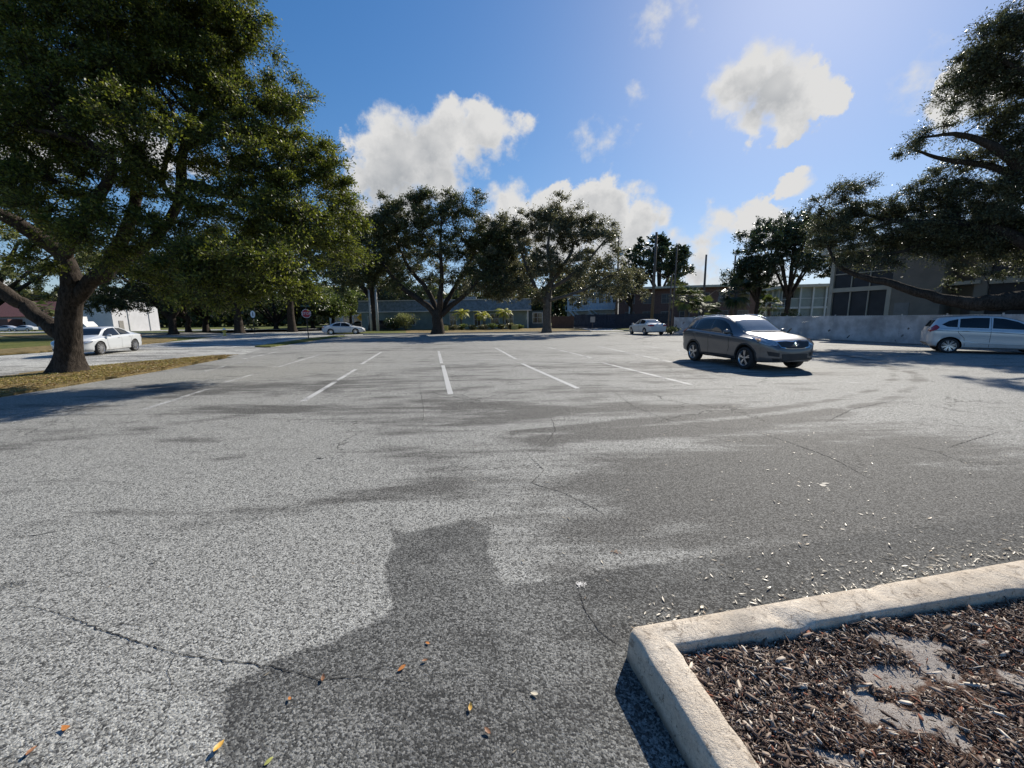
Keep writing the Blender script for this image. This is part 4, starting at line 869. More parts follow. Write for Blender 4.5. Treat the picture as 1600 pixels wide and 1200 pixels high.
# ============================================================ CARS
def carpaint(name,col,metal=.0,rough=.35,flake=0.0):
    m_=bpy.data.materials.new(name); m_.use_nodes=True; t=NT(m_.node_tree)
    g=t.new('ShaderNodeTexCoord').outputs['Object']
    z=t.new('ShaderNodeSeparateXYZ',{0:g}).outputs[2]
    n=t.noise(g,3,6,.7); dirt=t.math('MULTIPLY',t.mr(z,.55,.15),t.mr(n,.35,.65,.2,1)); 
    c=t.mix(t.math('MULTIPLY',dirt,.45),(*col,1),(.16,.14,.115,1))
    ro=t.math('ADD',rough,t.math('MULTIPLY',dirt,.3))
    b=t.new('ShaderNodeBsdfPrincipled',{'Base Color':c,'Roughness':ro,'Metallic':metal,'Coat Weight':.8,'Coat Roughness':.05})
    t.link(b.outputs[0],t.new('ShaderNodeOutputMaterial').inputs[0]); return m_
M_glass=mat('car_glass',(.012,.014,.016),.04,.2,1.5,spec=.5)
M_glass_l=mat('windscreen_sky_glass',(.085,.105,.10),.05,.4,1.2,spec=1.0,coat=1.0)  # paler base colour stands in for sky reflected in the glass
M_tyre=mat('tyre_rubber',(.022,.022,.023),.85,.3,8)
M_rim=mat('alloy_rim',(.62,.62,.63),.28,.1,8,metal=.9)
M_rimd=mat('rim_dark',(.02,.02,.02),.5,.1,8)
M_trim=mat('black_plastic',(.022,.023,.025),.6,.3,5)
M_lamp=mat('headlamp_glass',(.42,.42,.42),.08,.3,14,metal=.6,coat=1)
M_amber=mat('amber_lens',(.75,.30,.06),.2,.1,9,coat=1)
M_red=mat('red_lens',(.32,.012,.014),.15,.2,9,coat=1)
M_chrome=mat('chrome',(.75,.75,.76),.12,.05,5,metal=1)
M_under=mat('wheel_well',(.010,.010,.011),.95)
M_seam=mat('seam_shadow_gap',(.012,.012,.013),.8)
def itp(pts,x):
    """smooth interpolation through (x,v) pairs"""
    p=sorted(pts); xs=np.array([q[0] for q in p]); v=np.array([q[1] for q in p]); m_=np.gradient(v,xs); 
    d=np.diff(v)/np.diff(xs)
    mm=np.zeros(len(v)); mm[0]=d[0]; mm[-1]=d[-1]
    for i in range(1,len(v)-1): mm[i]=0 if d[i-1]*d[i]<=0 else 2*d[i-1]*d[i]/(d[i-1]+d[i])
    x=np.clip(x,xs[0],xs[-1]); i=np.clip(np.searchsorted(xs,x)-1,0,len(xs)-2); h=xs[i+1]-xs[i]; t=(x-xs[i])/h
    return (2*t**3-3*t*t+1)*v[i]+(t**3-2*t*t+t)*h*mm[i]+(-2*t**3+3*t*t)*v[i+1]+(t**3-t*t)*h*mm[i+1]
class Car:
    def __init__(s,name,label,cat,loc,rz,spec,paint):
        s.sp=spec; s.root=thing(name,label,cat,loc,rz); s.paint=paint; S=spec
        x0,x1=S['x']; xs=np.concatenate([[x0,x0+.015],np.arange(x0+.06,x1-.05,.07),[x1-.015,x1]])
        rings=[]
        for x in xs:
            zb=float(itp(S['zb'],x)); zs=float(itp(S['zs'],x)); zt=max(float(itp(S['zt'],x)),zs+.015); hw=float(itp(S['hw'],x)); hr=float(itp(S['hr'],x))
            g_=min(1,max(0,(zt-zs)/.32)); g_=g_*g_*(3-2*g_)
            hr_=hw*.80*(1-g_)+hr*g_; zr=(zs+.62*(zt-zs))*(1-g_)+(zt-.085)*g_
            sh=S.get('shoulder',.025)
            R_=[(0,zb),(hw*.6,zb),(hw*.88,zb+.01),(hw*.955,zb+.06),(hw*.985,zb+.30*(zs-zb)),(hw*.985-.012,zb+.42*(zs-zb)),(hw*1.0,zb+.66*(zs-zb)),(hw*.998,zs-.085),(hw*.985,zs-.03),(hw*.965,zs-.004),(hw*.93+.0*g_,zs+.008*g_)]
            a=(hw*.93,zs+.008*g_)
            for u in (.15,.4,.65,.88): R_.append((a[0]+(hr_-a[0])*u+.018*g_*math.sin(u*math.pi),a[1]+(zr-a[1])*u))
            R_+= [(hr_,zr),(hr_*.965,zr+(zt-zr)*.52),(hr_*.87,zr+(zt-zr)*.82),(hr_*.6,zr+(zt-zr)*.96),(hr_*.3,zt),(0,zt)]
            rings.append([(x,y,z) for y,z in R_])
        n=len(rings[0]); bm=bmesh.new(); rows=[]
        for r in rings:
            lft=[bm.verts.new(p) for p in r]; rgt=[bm.verts.new((p[0],-p[1],p[2])) for p in r[1:-1]]
            rows.append(lft+rgt[::-1])
        for a,b_ in zip(rows,rows[1:]):
            k=len(a)
            for i in range(k): bm.faces.new((a[i],a[(i+1)%k],b_[(i+1)%k],b_[i]))
        for e in (rows[0],rows[-1]):
            # cap as a fan so it stays tidy
            c=bm.verts.new((e[0].co.x,0,(e[0].co.z+e[n-1].co.z)/2))
            for i in range(len(e)): bm.faces.new((e[i],e[(i+1)%len(e)],c))
        bmesh.ops.recalc_face_normals(bm,faces=bm.faces[:])
        me=bpy.data.meshes.new('body'); bm.to_mesh(me); bm.free()
        body=link_mesh('body',me,s.root,paint); body.data.materials.append(M_under)
        s.bvh=BVHTree.FromPolygons([v.co.copy() for v in me.vertices],[tuple(p.vertices) for p in me.polygons])
        # wheel arches
        cut=bmesh.new()
        for ax in S['axles']:
            for sg in (1,-1):
                bmesh.ops.create_cone(cut,cap_ends=True,segments=40,radius1=S['wr']+.055,radius2=S['wr']+.055,depth=.62,matrix=Matrix.Translation((ax,sg*(S['w']/2-.05),S['wr']+.005))@Matrix.Rotation(R(90),4,'X'))
        cm=bpy.data.meshes.new('c'); cut.to_mesh(cm); cut.free(); cm.materials.append(M_under); co=bpy.data.objects.new('c',cm); COL.objects.link(co); co.parent=s.root
        md=body.modifiers.new('b','BOOLEAN'); md.operation='DIFFERENCE'; md.solver='EXACT'; md.object=co; md.material_mode='TRANSFER'
        bpy.context.view_layer.update(); dg=bpy.context.evaluated_depsgraph_get(); ne=bpy.data.meshes.new_from_object(body.evaluated_get(dg)); body.modifiers.clear(); body.data=ne; ne.name='body'
        bpy.data.objects.remove(co)
        ne.polygons.foreach_set('use_smooth',[True]*len(ne.polygons))
        try:
            ne.set_sharp_from_angle(angle=R(38))
        except Exception: pass
        s.body=body
        s.wheels()
    def wheels(s):
        S=s.sp; r=S['wr']; tw=S.get('tw',.215)
        for ax in S['axles']:
            for sg in (1,-1):
                M=Matrix.Translation((ax,sg*(S['w']/2-.012-tw/2),r))@Matrix.Rotation(R(-90*sg),4,'X')   # local +z points outward
                rr=S.get('rim',.68)*r
                tb=MB(); h=tw/2
                tb.lathe([(rr,-h*.8),(rr+.015,-h),(r*.90,-h*1.0),(r*.975,-h*.86),(r,-h*.6),(r*1.0,h*.6),(r*.975,h*.86),(r*.90,h*1.0),(rr+.015,h),(rr,h*.8)],M,40)
                tyre=tb.build('tyre',M_tyre,None,True)
                tyre.name='wheel'; tyre.parent=s.root; tyre.data.name='wheel'
                rb=MB(); rb.lathe([(rr,-h*.8),(rr*.93,-h*.6),(rr*.90,h*.2),(rr*.96,h*.75),(rr*1.03,h*.93),(rr*1.03,h*.80)],M,36)
                nsp=S.get('spokes',5); dbl=S.get('dbl',True); dr=Vector((0,0,1))
                for k in range(nsp):
                    for off in ((-.13,.13) if dbl else (0,)):
                        a=2*math.pi*k/nsp+.3; a2=a+off
                        p0=Vector((math.cos(a+off*.8)*rr*.16,math.sin(a+off*.8)*rr*.16,h*.72)); p1=Vector((math.cos(a2)*rr*.97,math.sin(a2)*rr*.97,h*.86))
                        d=(p1-p0); rot=d.to_track_quat('X','Z').to_matrix().to_4x4()
                        c=bmesh.ops.create_cube(rb.bm,size=1,matrix=M@Matrix.Translation((p0+p1)/2)@rot@Matrix.Diagonal((d.length,rr*(.125 if dbl else .2),.022,1)))
                rb.lathe([(0.0001,h*.84),(rr*.14,h*.82),(rr*.20,h*.70),(rr*.2,h*.3)],M,16)
                rim=rb.build('rim',M_rim if not S.get('rimmat') else S['rimmat'],tyre,False)
                db=MB(); db.lathe([(0.0001,h*.1),(rr*.92,h*.1)],M,24); db.build('brake_disc',M_rimd,tyre)
    def proj(s,poly,face='side',off=.004,grid=.07,sg=1):
        """polygon in side (x,z), front/rear (y,z) or top (x,y) view laid on the body"""
        bm=bmesh.new(); vs=[bm.verts.new((p[0],p[1],0)) for p in poly]; bm.faces.new(vs); bmesh.ops.triangulate(bm,faces=bm.faces[:])
        xs=[p[0] for p in poly]; ys=[p[1] for p in poly]
        for k,(lo,hi) in enumerate(((min(xs),max(xs)),(min(ys),max(ys)))):
            v=math.ceil(lo/grid)*grid
            while v<hi:
                nrm=Vector((1,0,0)) if k==0 else Vector((0,1,0)); bmesh.ops.bisect_plane(bm,geom=bm.verts[:]+bm.edges[:]+bm.faces[:],plane_co=nrm*v,plane_no=nrm,dist=1e-5); v+=grid
        bmesh.ops.triangulate(bm,faces=bm.faces[:])
        far=5
        for v in bm.verts:
            a,b_=v.co.x,v.co.y
            if face=='side': o=Vector((a,sg*far,b_)); d=Vector((0,-sg,0))
            elif face=='front': o=Vector((far,a,b_)); d=Vector((-1,0,0))
            elif face=='rear': o=Vector((-far,a,b_)); d=Vector((1,0,0))
            elif face=='corner': d=Vector((-.7071,-.7071*sg,0)); o=Vector((.7071*a,-.7071*sg*a,b_))-d*far
            elif face=='rcorner': d=Vector((.7071,-.7071*sg,0)); o=Vector((-.7071*a,-.7071*sg*a,b_))-d*far
            else: o=Vector((a,b_,far)); d=Vector((0,0,-1))
            h,nn,_,_=s.bvh.ray_cast(o,d)
            if h is None:
                h,nn,_,_=s.bvh.find_nearest(Vector((a,sg*.8,b_)) if face=='side' else (Vector((s.sp['x'][1],a,b_)) if face=='front' else Vector((s.sp['x'][0],a,b_))))
            if nn.dot(d)>0: nn=-nn
            v.co=h-d*off*.4+nn*off
        bmesh.ops.recalc_face_normals(bm,faces=bm.faces[:])
        return bm
    def patch(s,name,poly,mt,face='side',off=.004,sides=(1,-1),grid=.07,parent=None,label=None):
        out=[]
        if face not in ('side','corner','rcorner'):
            bm=s.proj(poly,face,off,grid); o=bm_obj(name,bm,mt,parent or s.root,True); out.append(o)
        else:
            for sg in sides:
                o=bm_obj(name,s.proj(poly,face,off,grid,sg),mt,parent or s.root,True); out.append(o)
        if label:
            for o in out: o['label']=label
        return out
    def strip(s,name,pts,wd,mt,face='side',off=.002,sides=(1,-1),grid=.1):
        """thin line laid on the body (door gaps, mouldings)"""
        for sg in (sides if face=='side' else (1,)):
            bmm=bmesh.new()
            for a,b_ in zip(pts,pts[1:]):
                a=Vector(a); b_=Vector(b_); d=(b_-a).normalized(); n=Vector((-d.y,d.x))*wd/2
                t_=s.proj([a-n-d*wd*.3,b_-n+d*wd*.3,b_+n+d*wd*.3,a+n-d*wd*.3],face,off,grid,sg)
                me=bpy.data.meshes.new('x'); t_.to_mesh(me); t_.free(); bmm.from_mesh(me); bpy.data.meshes.remove(me)
            bm_obj(name,bmm,mt,s.root,True)
    def ypos(s,x,z,sg=1):
        h,nn,_,_=s.bvh.ray_cast(Vector((x,sg*5,z)),Vector((0,-sg,0))); return h.y if h else sg*.85
    def mirror(s,x,z,mt,chrome=None,sz=1.0):
        for sg in (1,-1):
            y=s.ypos(x,z-.03,sg); b=MB()
            b.sphere((x-.0,y+sg*.15,z+.06),.1,(.75*sz,1.15*sz,.78*sz),14); b.bar((x+.02,y-sg*.01,z),(x+.0,y+sg*.1,z+.04),.025,.03)
            o=b.build('wing_mirror',mt,s.root,True)
            g_=MB(); g_.box((x-.068*sz,y+sg*.15,z+.06),(.012,.15*sz,.09*sz),0,.004); g_.build('mirror_glass',M_chrome,o)
    def handle(s,x,z,mt):
        for sg in (1,-1):
            y=s.ypos(x,z,sg); b=MB(); b.box((x,y+sg*.018,z),(.17,.02,.028),0,.008); b.box((x+.07,y+sg*.006,z),(.02,.03,.02)); b.box((x-.07,y+sg*.006,z),(.02,.03,.02)); b.build('door_handle',mt,s.root,True)
# ---- grey crossover, turning in the lot
M_suv=carpaint('grey_metallic',(.115,.115,.12),.5,.34)
SUV=dict(x=(-2.2,2.22),w=1.86,wr=.345,axles=(1.33,-1.31),rim=.67,spokes=5,dbl=True,tw=.225,
 zb=[(-2.2,.42),(-2.0,.34),(-1.3,.27),(1.3,.24),(1.9,.25),(2.22,.30)],
 zs=[(-2.2,.98),(-2.1,1.10),(-1.5,1.14),(-.6,1.09),(.4,1.03),(.95,1.0),(1.5,.96),(1.9,.88),(2.1,.79),(2.22,.66)],
 zt=[(-2.2,1.04),(-2.14,1.16),(-2.0,1.40),(-1.86,1.52),(-1.5,1.585),(-.9,1.63),(-.3,1.635),(.05,1.595),(.35,1.50),(.7,1.32),(1.05,1.115),(1.15,1.085),(1.6,1.03),(1.95,.94),(2.12,.84),(2.22,.70)],
 hw=[(-2.2,.74),(-2.12,.84),(-1.9,.905),(-1.3,.93),(-.5,.925),(.6,.925),(1.35,.93),(1.8,.88),(2.0,.80),(2.13,.68),(2.22,.52)],
 hr=[(-2.2,.58),(-1.9,.62),(-1,.665),(0,.67),(.6,.66),(1.1,.70)])
pr=G(1083,563); pf=G(1167,577); ang=math.atan2(pf.y-pr.y,pf.x-pr.x); mid=(pr+pf)/2
d_=Vector((math.cos(ang),math.sin(ang),0)); nrm_=Vector((-d_.y,d_.x,0)); 
# seen from its right side: the centre lies to the left of travel
c_=mid+nrm_*.82
SUV_LOC=(c_.x,c_.y,0); SUV_RZ=ang
s=Car('suv','dark grey crossover with silver roof rails driving toward the camera across the lot','car',SUV_LOC,SUV_RZ,SUV,M_suv)
s.patch('side_window',[(-.42,1.13),(.42,1.075),(.62,1.10),(.30,1.36),(.06,1.47),(-.25,1.525),(-.40,1.53)],M_glass)
s.patch('side_window',[(-1.32,1.17),(-.50,1.135),(-.48,1.53),(-1.0,1.52),(-1.30,1.49)],M_glass)
s.patch('side_window',[(-1.80,1.24),(-1.40,1.18),(-1.38,1.485),(-1.60,1.455),(-1.78,1.36)],M_glass)
s.strip('window_trim',[(-.44,1.13),(.6,1.065)],.02,M_trim,off=.006); s.strip('window_trim',[(-1.82,1.21),(-.44,1.12)],.02,M_trim,off=.006)
s.patch('windscreen',[(.42,-.60),(.36,-.3),(.33,0),(.36,.3),(.42,.60),(.98,.72),(1.04,.35),(1.06,0),(1.04,-.35),(.98,-.72)],M_glass_l,'top',.004)
s.patch('rear_window',[(-.58,1.17),(.58,1.17),(.52,1.46),(-.52,1.46)],M_glass,'rear',.004)
s.strip('wiper',[(1.0,-.45),(1.03,.05)],.02,M_trim,'top',.016); s.strip('wiper',[(1.02,.02),(1.01,.55)],.02,M_trim,'top',.016)
for pts in ([(.52,.36),(.60,.62),(.62,1.05)],[(-.45,.36),(-.45,1.11),(-.44,1.52)],[(-1.42,1.15),(-1.30,.95),(-1.02,.70),(-.95,.40)]): s.strip('door_gap',pts,.013,M_seam)
s.strip('bonnet_gap',[(1.12,-.78),(1.6,-.76),(2.0,-.62)],.012,M_seam,'top',.002); s.strip('bonnet_gap',[(1.12,.78),(1.6,.76),(2.0,.62)],.012,M_seam,'top',.002)
# lower cladding and arches
s.patch('sill_cladding',[(-.92,.26),(.92,.24),(.90,.36),(.5,.39),(-.5,.39),(-.90,.38)],M_trim,off=.010)
for ax in SUV['axles']:
    for sg in (1,-1):
        bm=bmesh.new(); prev=None
        for k in range(29):
            a=math.pi*(k/28*1.06-.03); row=[]
            for rr_,o_ in ((.402,-.03),(.402,.014),(.45,.012),(.462,.0)):
                x=ax+math.cos(a)*rr_; z=max(.28,.35+math.sin(a)*rr_); row.append(bm.verts.new((x,s.ypos(x,z,sg)+sg*o_,z)))
            if prev:
                for i in range(3): bm.faces.new((prev[i],prev[i+1],row[i+1],row[i]))
            prev=row
        bmesh.ops.recalc_face_normals(bm,faces=bm.faces[:]); bm_obj('wheel_arch_trim',bm,M_trim,s.root,True)
s.patch('grille',[(-.52,.86),(-.44,.72),(-.2,.685),(.2,.685),(.44,.72),(.52,.86),(.2,.875),(0,.855),(-.2,.875)],M_trim,'front',.010)
s.strip('grille_surround',[(-.54,.87),(-.2,.885),(0,.865),(.2,.885),(.54,.87)],.022,M_chrome,'front',.014); s.strip('grille_surround',[(-.53,.865),(-.45,.71),(-.2,.672),(.2,.672),(.45,.71),(.53,.865)],.016,M_chrome,'front',.013)
# emblem: a chrome oval with its three letters
b=MB(); b.lathe([(.055,0),(.062,.006),(.069,0),(.062,-.004)],Matrix.Translation((2.235,0,.79))@Matrix.Rotation(R(90),4,'Y')@Matrix.Diagonal((.62,1.25,1,1)),24,True); eo=b.build('emblem',M_chrome,s.root,True)
tm=text_mesh('KIA',.062); to=link_mesh('letters',tm,eo,M_chrome); to.matrix_basis=Matrix.Translation((2.237,0,.79))@Matrix.Rotation(R(90),4,'Z')@Matrix.Rotation(R(90),4,'X')
s.patch('headlight',[(.46,.985),(.80,.965),(1.05,.90),(1.15,.82),(1.14,.755),(.95,.765),(.72,.83),(.58,.90)],M_lamp,'corner',.008,grid=.03)
s.patch('turn_signal',[(.56,.945),(.72,.94),(.74,.87),(.66,.87)],M_amber,'corner',.013,grid=.03)
s.patch('lower_intake',[(-.42,.52),(-.40,.40),(.40,.40),(.42,.52)],M_trim,'front',.010); s.patch('fog_lamp_recess',[(-.76,.60),(-.50,.55),(-.50,.44),(-.72,.47)],M_trim,'front',.010,grid=.04); s.patch('fog_lamp_recess',[(.76,.60),(.50,.55),(.50,.44),(.72,.47)],M_trim,'front',.010,grid=.04)
s.patch('lower_bumper',[(-.66,.40),(-.60,.28),(.60,.28),(.66,.40)],M_trim,'front',.011); s.patch('tail_light',[(-2.16,1.02),(-1.92,1.06),(-1.84,1.16),(-2.02,1.18),(-2.14,1.12)],M_red,off=.008,grid=.04)
s.patch('tail_light',[(-.80,1.02),(-.56,1.03),(-.56,1.12),(-.78,1.14)],M_red,'rear',.008,grid=.04); s.patch('tail_light',[(.80,1.02),(.56,1.03),(.56,1.12),(.78,1.14)],M_red,'rear',.008,grid=.04)
for sg in (1,-1):
    b=MB(); q=[(-1.72,1.54),(-1.45,1.60),(-1.0,1.635),(-.5,1.65),(0,1.615),(.30,1.52)]
    q=[(x,float(itp(q,x))) for x in np.linspace(-1.72,.30,18).tolist()]
    for a,c in zip(q,q[1:]): b.bar((a[0],sg*.655,a[1]),(c[0],sg*.655,c[1]),.02,None,8)
    b.bar((-1.72,sg*.655,1.53),(-1.72,sg*.655,1.57),.016); b.build('roof_rail',M_chrome,s.root,True)
s.mirror(.62,1.06,M_suv,sz=1.0); s.handle(-.28,.98,M_suv); s.handle(-1.18,1.03,M_suv)
# ---- silver hatchback at the right edge
M_hatch=carpaint('silver_metallic',(.60,.60,.60),.35,.32)
HAT=dict(x=(-1.88,2.0),w=1.70,wr=.305,axles=(1.28,-1.25),rim=.72,spokes=8,dbl=True,tw=.19,rimmat=M_rim,
 zb=[(-1.88,.36),(-1.7,.26),(-1,.20),(1.4,.19),(2.0,.24)],
 zs=[(-1.88,.86),(-1.80,1.0),(-1.2,1.01),(-.4,.97),(.6,.91),(1.1,.88),(1.6,.82),(1.85,.74),(2.0,.58)],
 zt=[(-1.88,.92),(-1.83,1.06),(-1.70,1.32),(-1.60,1.445),(-1.2,1.50),(-.5,1.525),(.05,1.49),(.5,1.37),(1.0,1.10),(1.25,.965),(1.6,.90),(1.9,.78),(2.0,.64)],
 hw=[(-1.88,.66),(-1.78,.78),(-1.55,.835),(-1,.85),(.8,.848),(1.4,.84),(1.75,.76),(1.92,.62),(2.0,.46)],
 hr=[(-1.88,.52),(-1.6,.56),(-.8,.60),(.2,.60),(.8,.60),(1.3,.62)])
pr=G(1480,551.5); hz_=R(-36)
d_=Vector((math.cos(hz_),math.sin(hz_),0)); n_=Vector((-d_.y,d_.x,0)); c_=pr+d_*1.25+n_*.75
h=Car('hatchback','silver hatchback parked beside the lattice fence at the right edge of the photo','car',(c_.x,c_.y,0),hz_,HAT,M_hatch)
h.patch('side_window',[(-.12,1.01),(.80,.955),(1.02,.99),(.55,1.26),(.20,1.38),(-.10,1.42)],M_glass)
h.patch('side_window',[(-1.02,1.045),(-.22,1.015),(-.20,1.42),(-.6,1.43),(-1.0,1.39)],M_glass)
h.patch('side_window',[(-1.52,1.17),(-1.36,1.08),(-1.08,1.055),(-1.06,1.385),(-1.32,1.31)],M_glass)
h.patch('windscreen',[(.45,-.5),(.42,0),(.45,.5),(1.08,.62),(1.15,0),(1.08,-.62)],M_glass_l,'top',.004); h.patch('rear_window',[(-.5,1.08),(.5,1.08),(.45,1.34),(-.45,1.34)],M_glass,'rear',.004)
for pts in ([(.85,.30),(.95,.60),(.98,.93)],[(-.16,.28),(-.16,1.42)],[(-1.06,1.05),(-1.05,.85),(-.86,.62),(-.82,.30)]): h.strip('door_gap',pts,.012,M_seam)
h.strip('body_crease_shade',[(-1.85,.93),(-1.0,.895),(-.2,.86),(.6,.80),(1.2,.72)],.016,M_seam,off=.003); h.strip('sill_crease',[(-.9,.50),(-.3,.40),(.5,.37),(.85,.36)],.03,M_hatch,off=.016)  # upper crease is a dark strip, its shade put into the colour
h.patch('tail_light',[(-1.85,.86),(-1.66,.95),(-1.58,1.06),(-1.68,1.16),(-1.76,1.10),(-1.80,1.0)],M_red,off=.008,grid=.04); h.patch('tail_light',[(-.76,.88),(-.52,.90),(-.56,1.02),(-.70,1.14)],M_red,'rear',.008,grid=.04); h.patch('tail_light',[(.76,.88),(.52,.90),(.56,1.02),(.70,1.14)],M_red,'rear',.008,grid=.04)
h.patch('headlight',[(1.45,.78),(1.75,.74),(1.88,.64),(1.7,.62)],M_lamp,off=.007,grid=.04); h.patch('rear_bumper_trim',[(-.6,.42),(-.5,.30),(.5,.30),(.6,.42)],M_trim,'rear',.009)
h.mirror(.90,.95,M_hatch,sz=.9); h.handle(.10,.86,M_hatch); h.handle(-.84,.91,M_hatch)
# ---- sedans
M_white=carpaint('white_paint',(.52,.54,.55),0,.3)
SED=dict(x=(-2.42,2.42),w=1.84,wr=.335,axles=(1.42,-1.40),rim=.70,spokes=10,dbl=False,tw=.21,
 zb=[(-2.42,.36),(-2.1,.24),(-1.2,.19),(1.6,.18),(2.42,.24)],
 zs=[(-2.42,.86),(-2.3,.97),(-1.5,1.0),(-.4,.95),(.7,.90),(1.1,.88),(1.8,.80),(2.2,.70),(2.42,.55)],
 zt=[(-2.42,.92),(-2.3,1.03),(-2.1,1.07),(-1.75,1.12),(-1.2,1.33),(-.8,1.43),(-.2,1.47),(.2,1.44),(.6,1.32),(1.0,1.10),(1.25,.985),(1.8,.90),(2.2,.78),(2.42,.60)],
 hw=[(-2.42,.62),(-2.25,.80),(-1.9,.89),(-1.2,.92),(.8,.92),(1.5,.90),(2.0,.80),(2.25,.66),(2.42,.45)],
 hr=[(-2.42,.70),(-1.9,.62),(-1.2,.56),(-.3,.61),(.4,.60),(1.2,.68)])
def sedan(name,label,loc,rz,spec,paint,squarish=False):
    c=Car(name,label,'car',loc,rz,spec,paint)
    c.patch('side_window',[(-.22,.99),(.72,.945),(.98,.97),(.55,1.24),(.25,1.36),(-.20,1.395)],M_glass)
    c.patch('side_window',[(-1.20,1.03),(-.30,.995),(-.28,1.395),(-.75,1.35),(-1.10,1.22)],M_glass)
    c.patch('windscreen',[(.48,-.5),(.44,0),(.48,.5),(1.08,.66),(1.16,0),(1.08,-.66)],M_glass_l if squarish else M_glass,'top',.004)
    c.patch('rear_window',[(-1.02,-.46),(-1.0,0),(-1.02,.46),(-1.62,.58),(-1.68,0),(-1.62,-.58)],M_glass_l if squarish else M_glass,'top',.004)
    for pts in ([(.80,.30),(.90,.60),(.92,.92)],[(-.25,.28),(-.25,1.38)],[(-1.25,1.0),(-1.10,.75),(-.98,.30)]): c.strip('door_gap',pts,.012,M_seam)
    c.patch('tail_light',[(-.82,.80),(-.42,.80),(-.44,.92),(-.78,.95)],M_red,'rear',.008,grid=.05); c.patch('tail_light',[(.82,.80),(.42,.80),(.44,.92),(.78,.95)],M_red,'rear',.008,grid=.05)
    c.patch('tail_light',[(-2.36,.78),(-2.12,.82),(-2.05,.92),(-2.3,.93)],M_red,off=.007,grid=.05)
    c.patch('headlight',[(1.80,.78),(2.14,.72),(2.28,.62),(2.12,.60),(1.92,.66)],M_lamp,off=.007,grid=.04); c.patch('headlight',[(-.72,.64),(-.46,.60),(-.46,.70),(-.70,.74)],M_lamp,'front',.008,grid=.04); c.patch('headlight',[(.72,.64),(.46,.60),(.46,.70),(.70,.74)],M_lamp,'front',.008,grid=.04)
    c.patch('grille',[(-.38,.66),(-.32,.50),(.32,.50),(.38,.66)],M_trim,'front',.008); c.patch('lower_intake',[(-.62,.40),(-.55,.28),(.55,.28),(.62,.40)],M_trim,'front',.008)
    b=MB(); b.box((spec['x'][0]-.012,0,.62 if not squarish else .80),(.012,.32,.16),0,.003); b.build('number_plate',mat('plate_white',(.6,.62,.6),.4),c.root)
    c.mirror(.86,.93,paint,sz=.9); c.handle(-.05,.86,paint); c.handle(-1.0,.90,paint)
    return c
# left: nose toward the camera-left, behind the oak trunk
pf=G(157,554); pb=G(210,548); a_=math.atan2(pf.y-pb.y,pf.x-pb.x)
d_=(pf-pb).normalized(); 
# its left flank (driver side) faces us
n_=Vector((-d_.y,d_.x,0)); tow=-(pf+pb)/2; n_=n_ if n_.dot(tow)<0 else -n_
c_=pf-d_*1.42+n_*.80
sedan('sedan','white sedan with multi spoke wheels half hidden behind the big oak trunk',(c_.x,c_.y,-.0),a_,SED,M_white)
# far left street: side-on, nose to the right
SE2=dict(SED); pb=G(519,519.5); c_=Vector((-20.6,50.2,0))
sedan('sedan','small white sedan seen side on in the street right of the stop sign',(c_.x,c_.y,-.02),R(12),SED,M_white)
# older saloon by the driveway, seen from behind-left
OLD=dict(SED); OLD.update(x=(-2.35,2.35),w=1.78,wr=.32,spokes=7,
 zt=[(-2.35,.92),(-2.28,1.0),(-2.0,1.045),(-1.65,1.08),(-1.2,1.31),(-.95,1.40),(-.3,1.43),(.2,1.40),(.6,1.27),(1.0,1.06),(1.25,.96),(1.8,.89),(2.2,.79),(2.35,.66)],
 zs=[(-2.35,.86),(-2.25,.95),(-1.5,.97),(-.4,.93),(.7,.89),(1.1,.87),(1.8,.80),(2.2,.72),(2.35,.6)],zb=[(-2.35,.34),(-2.1,.26),(-1.2,.2),(1.6,.2),(2.35,.26)],
 hw=[(-2.35,.72),(-2.2,.84),(-1.9,.88),(-1.2,.89),(.8,.89),(1.5,.87),(2.0,.80),(2.25,.70),(2.35,.56)])
M_white2=carpaint('off_white_paint',(.60,.585,.55),0,.35)
sedan('sedan','older cream white saloon seen from behind at the start of the lattice fence',(P(1010,505,38.6).x,38.6,0),R(98),OLD,M_white2,True)
# far parked cars, small in the picture
def farcar(label,px,Y,rz,paint,spec=SED,name='sedan',z=0):
    p=P(px,500,Y); c=Car(name,label,'car',(p.x,p.y,z),rz,spec,paint)
    c.patch('side_window',[(-1.20,1.03),(.72,.945),(.98,.97),(.55,1.24),(.25,1.36),(-.20,1.395),(-.75,1.35)] if spec is SED else [(-1.7,1.2),(.42,1.08),(.6,1.1),(.06,1.46),(-.4,1.52),(-1.5,1.46)],M_glass)
    c.patch('windscreen',[(.48,-.5),(.48,.5),(1.0,.66),(1.0,-.66)],M_glass,'top',.004)
    return c
M_dk=carpaint('dark_paint',(.03,.032,.036),.2,.3); M_rd=carpaint('red_paint',(.25,.03,.025),.1,.3)
farcar('black pickup height vehicle parked right of the two pale posts',601,66,R(5),M_dk,SUV,'suv')
farcar('white car roof glinting over the lattice fence below the cream roofed building, left one',1234,44,R(190),M_white)
farcar('silver car roof glinting over the lattice fence, nearest the beige building corner',1270,42,R(195),M_hatch)
farcar('red car parked far off behind the yellow warning sign',570,112,R(10),M_rd)
farcar('white car parked far off left of the yellow warning sign',532,118,R(8),M_white)
farcar('dark car parked far off under the trees, beyond the sedan in the street',560,104,R(170),M_dk)
farcar('pale car parked before the red roofed building, seen over the low oak limb',36,101,R(185),M_white)
farcar('grey car parked before the red roofed building, at the very left edge',8,101,R(185),M_hatch)
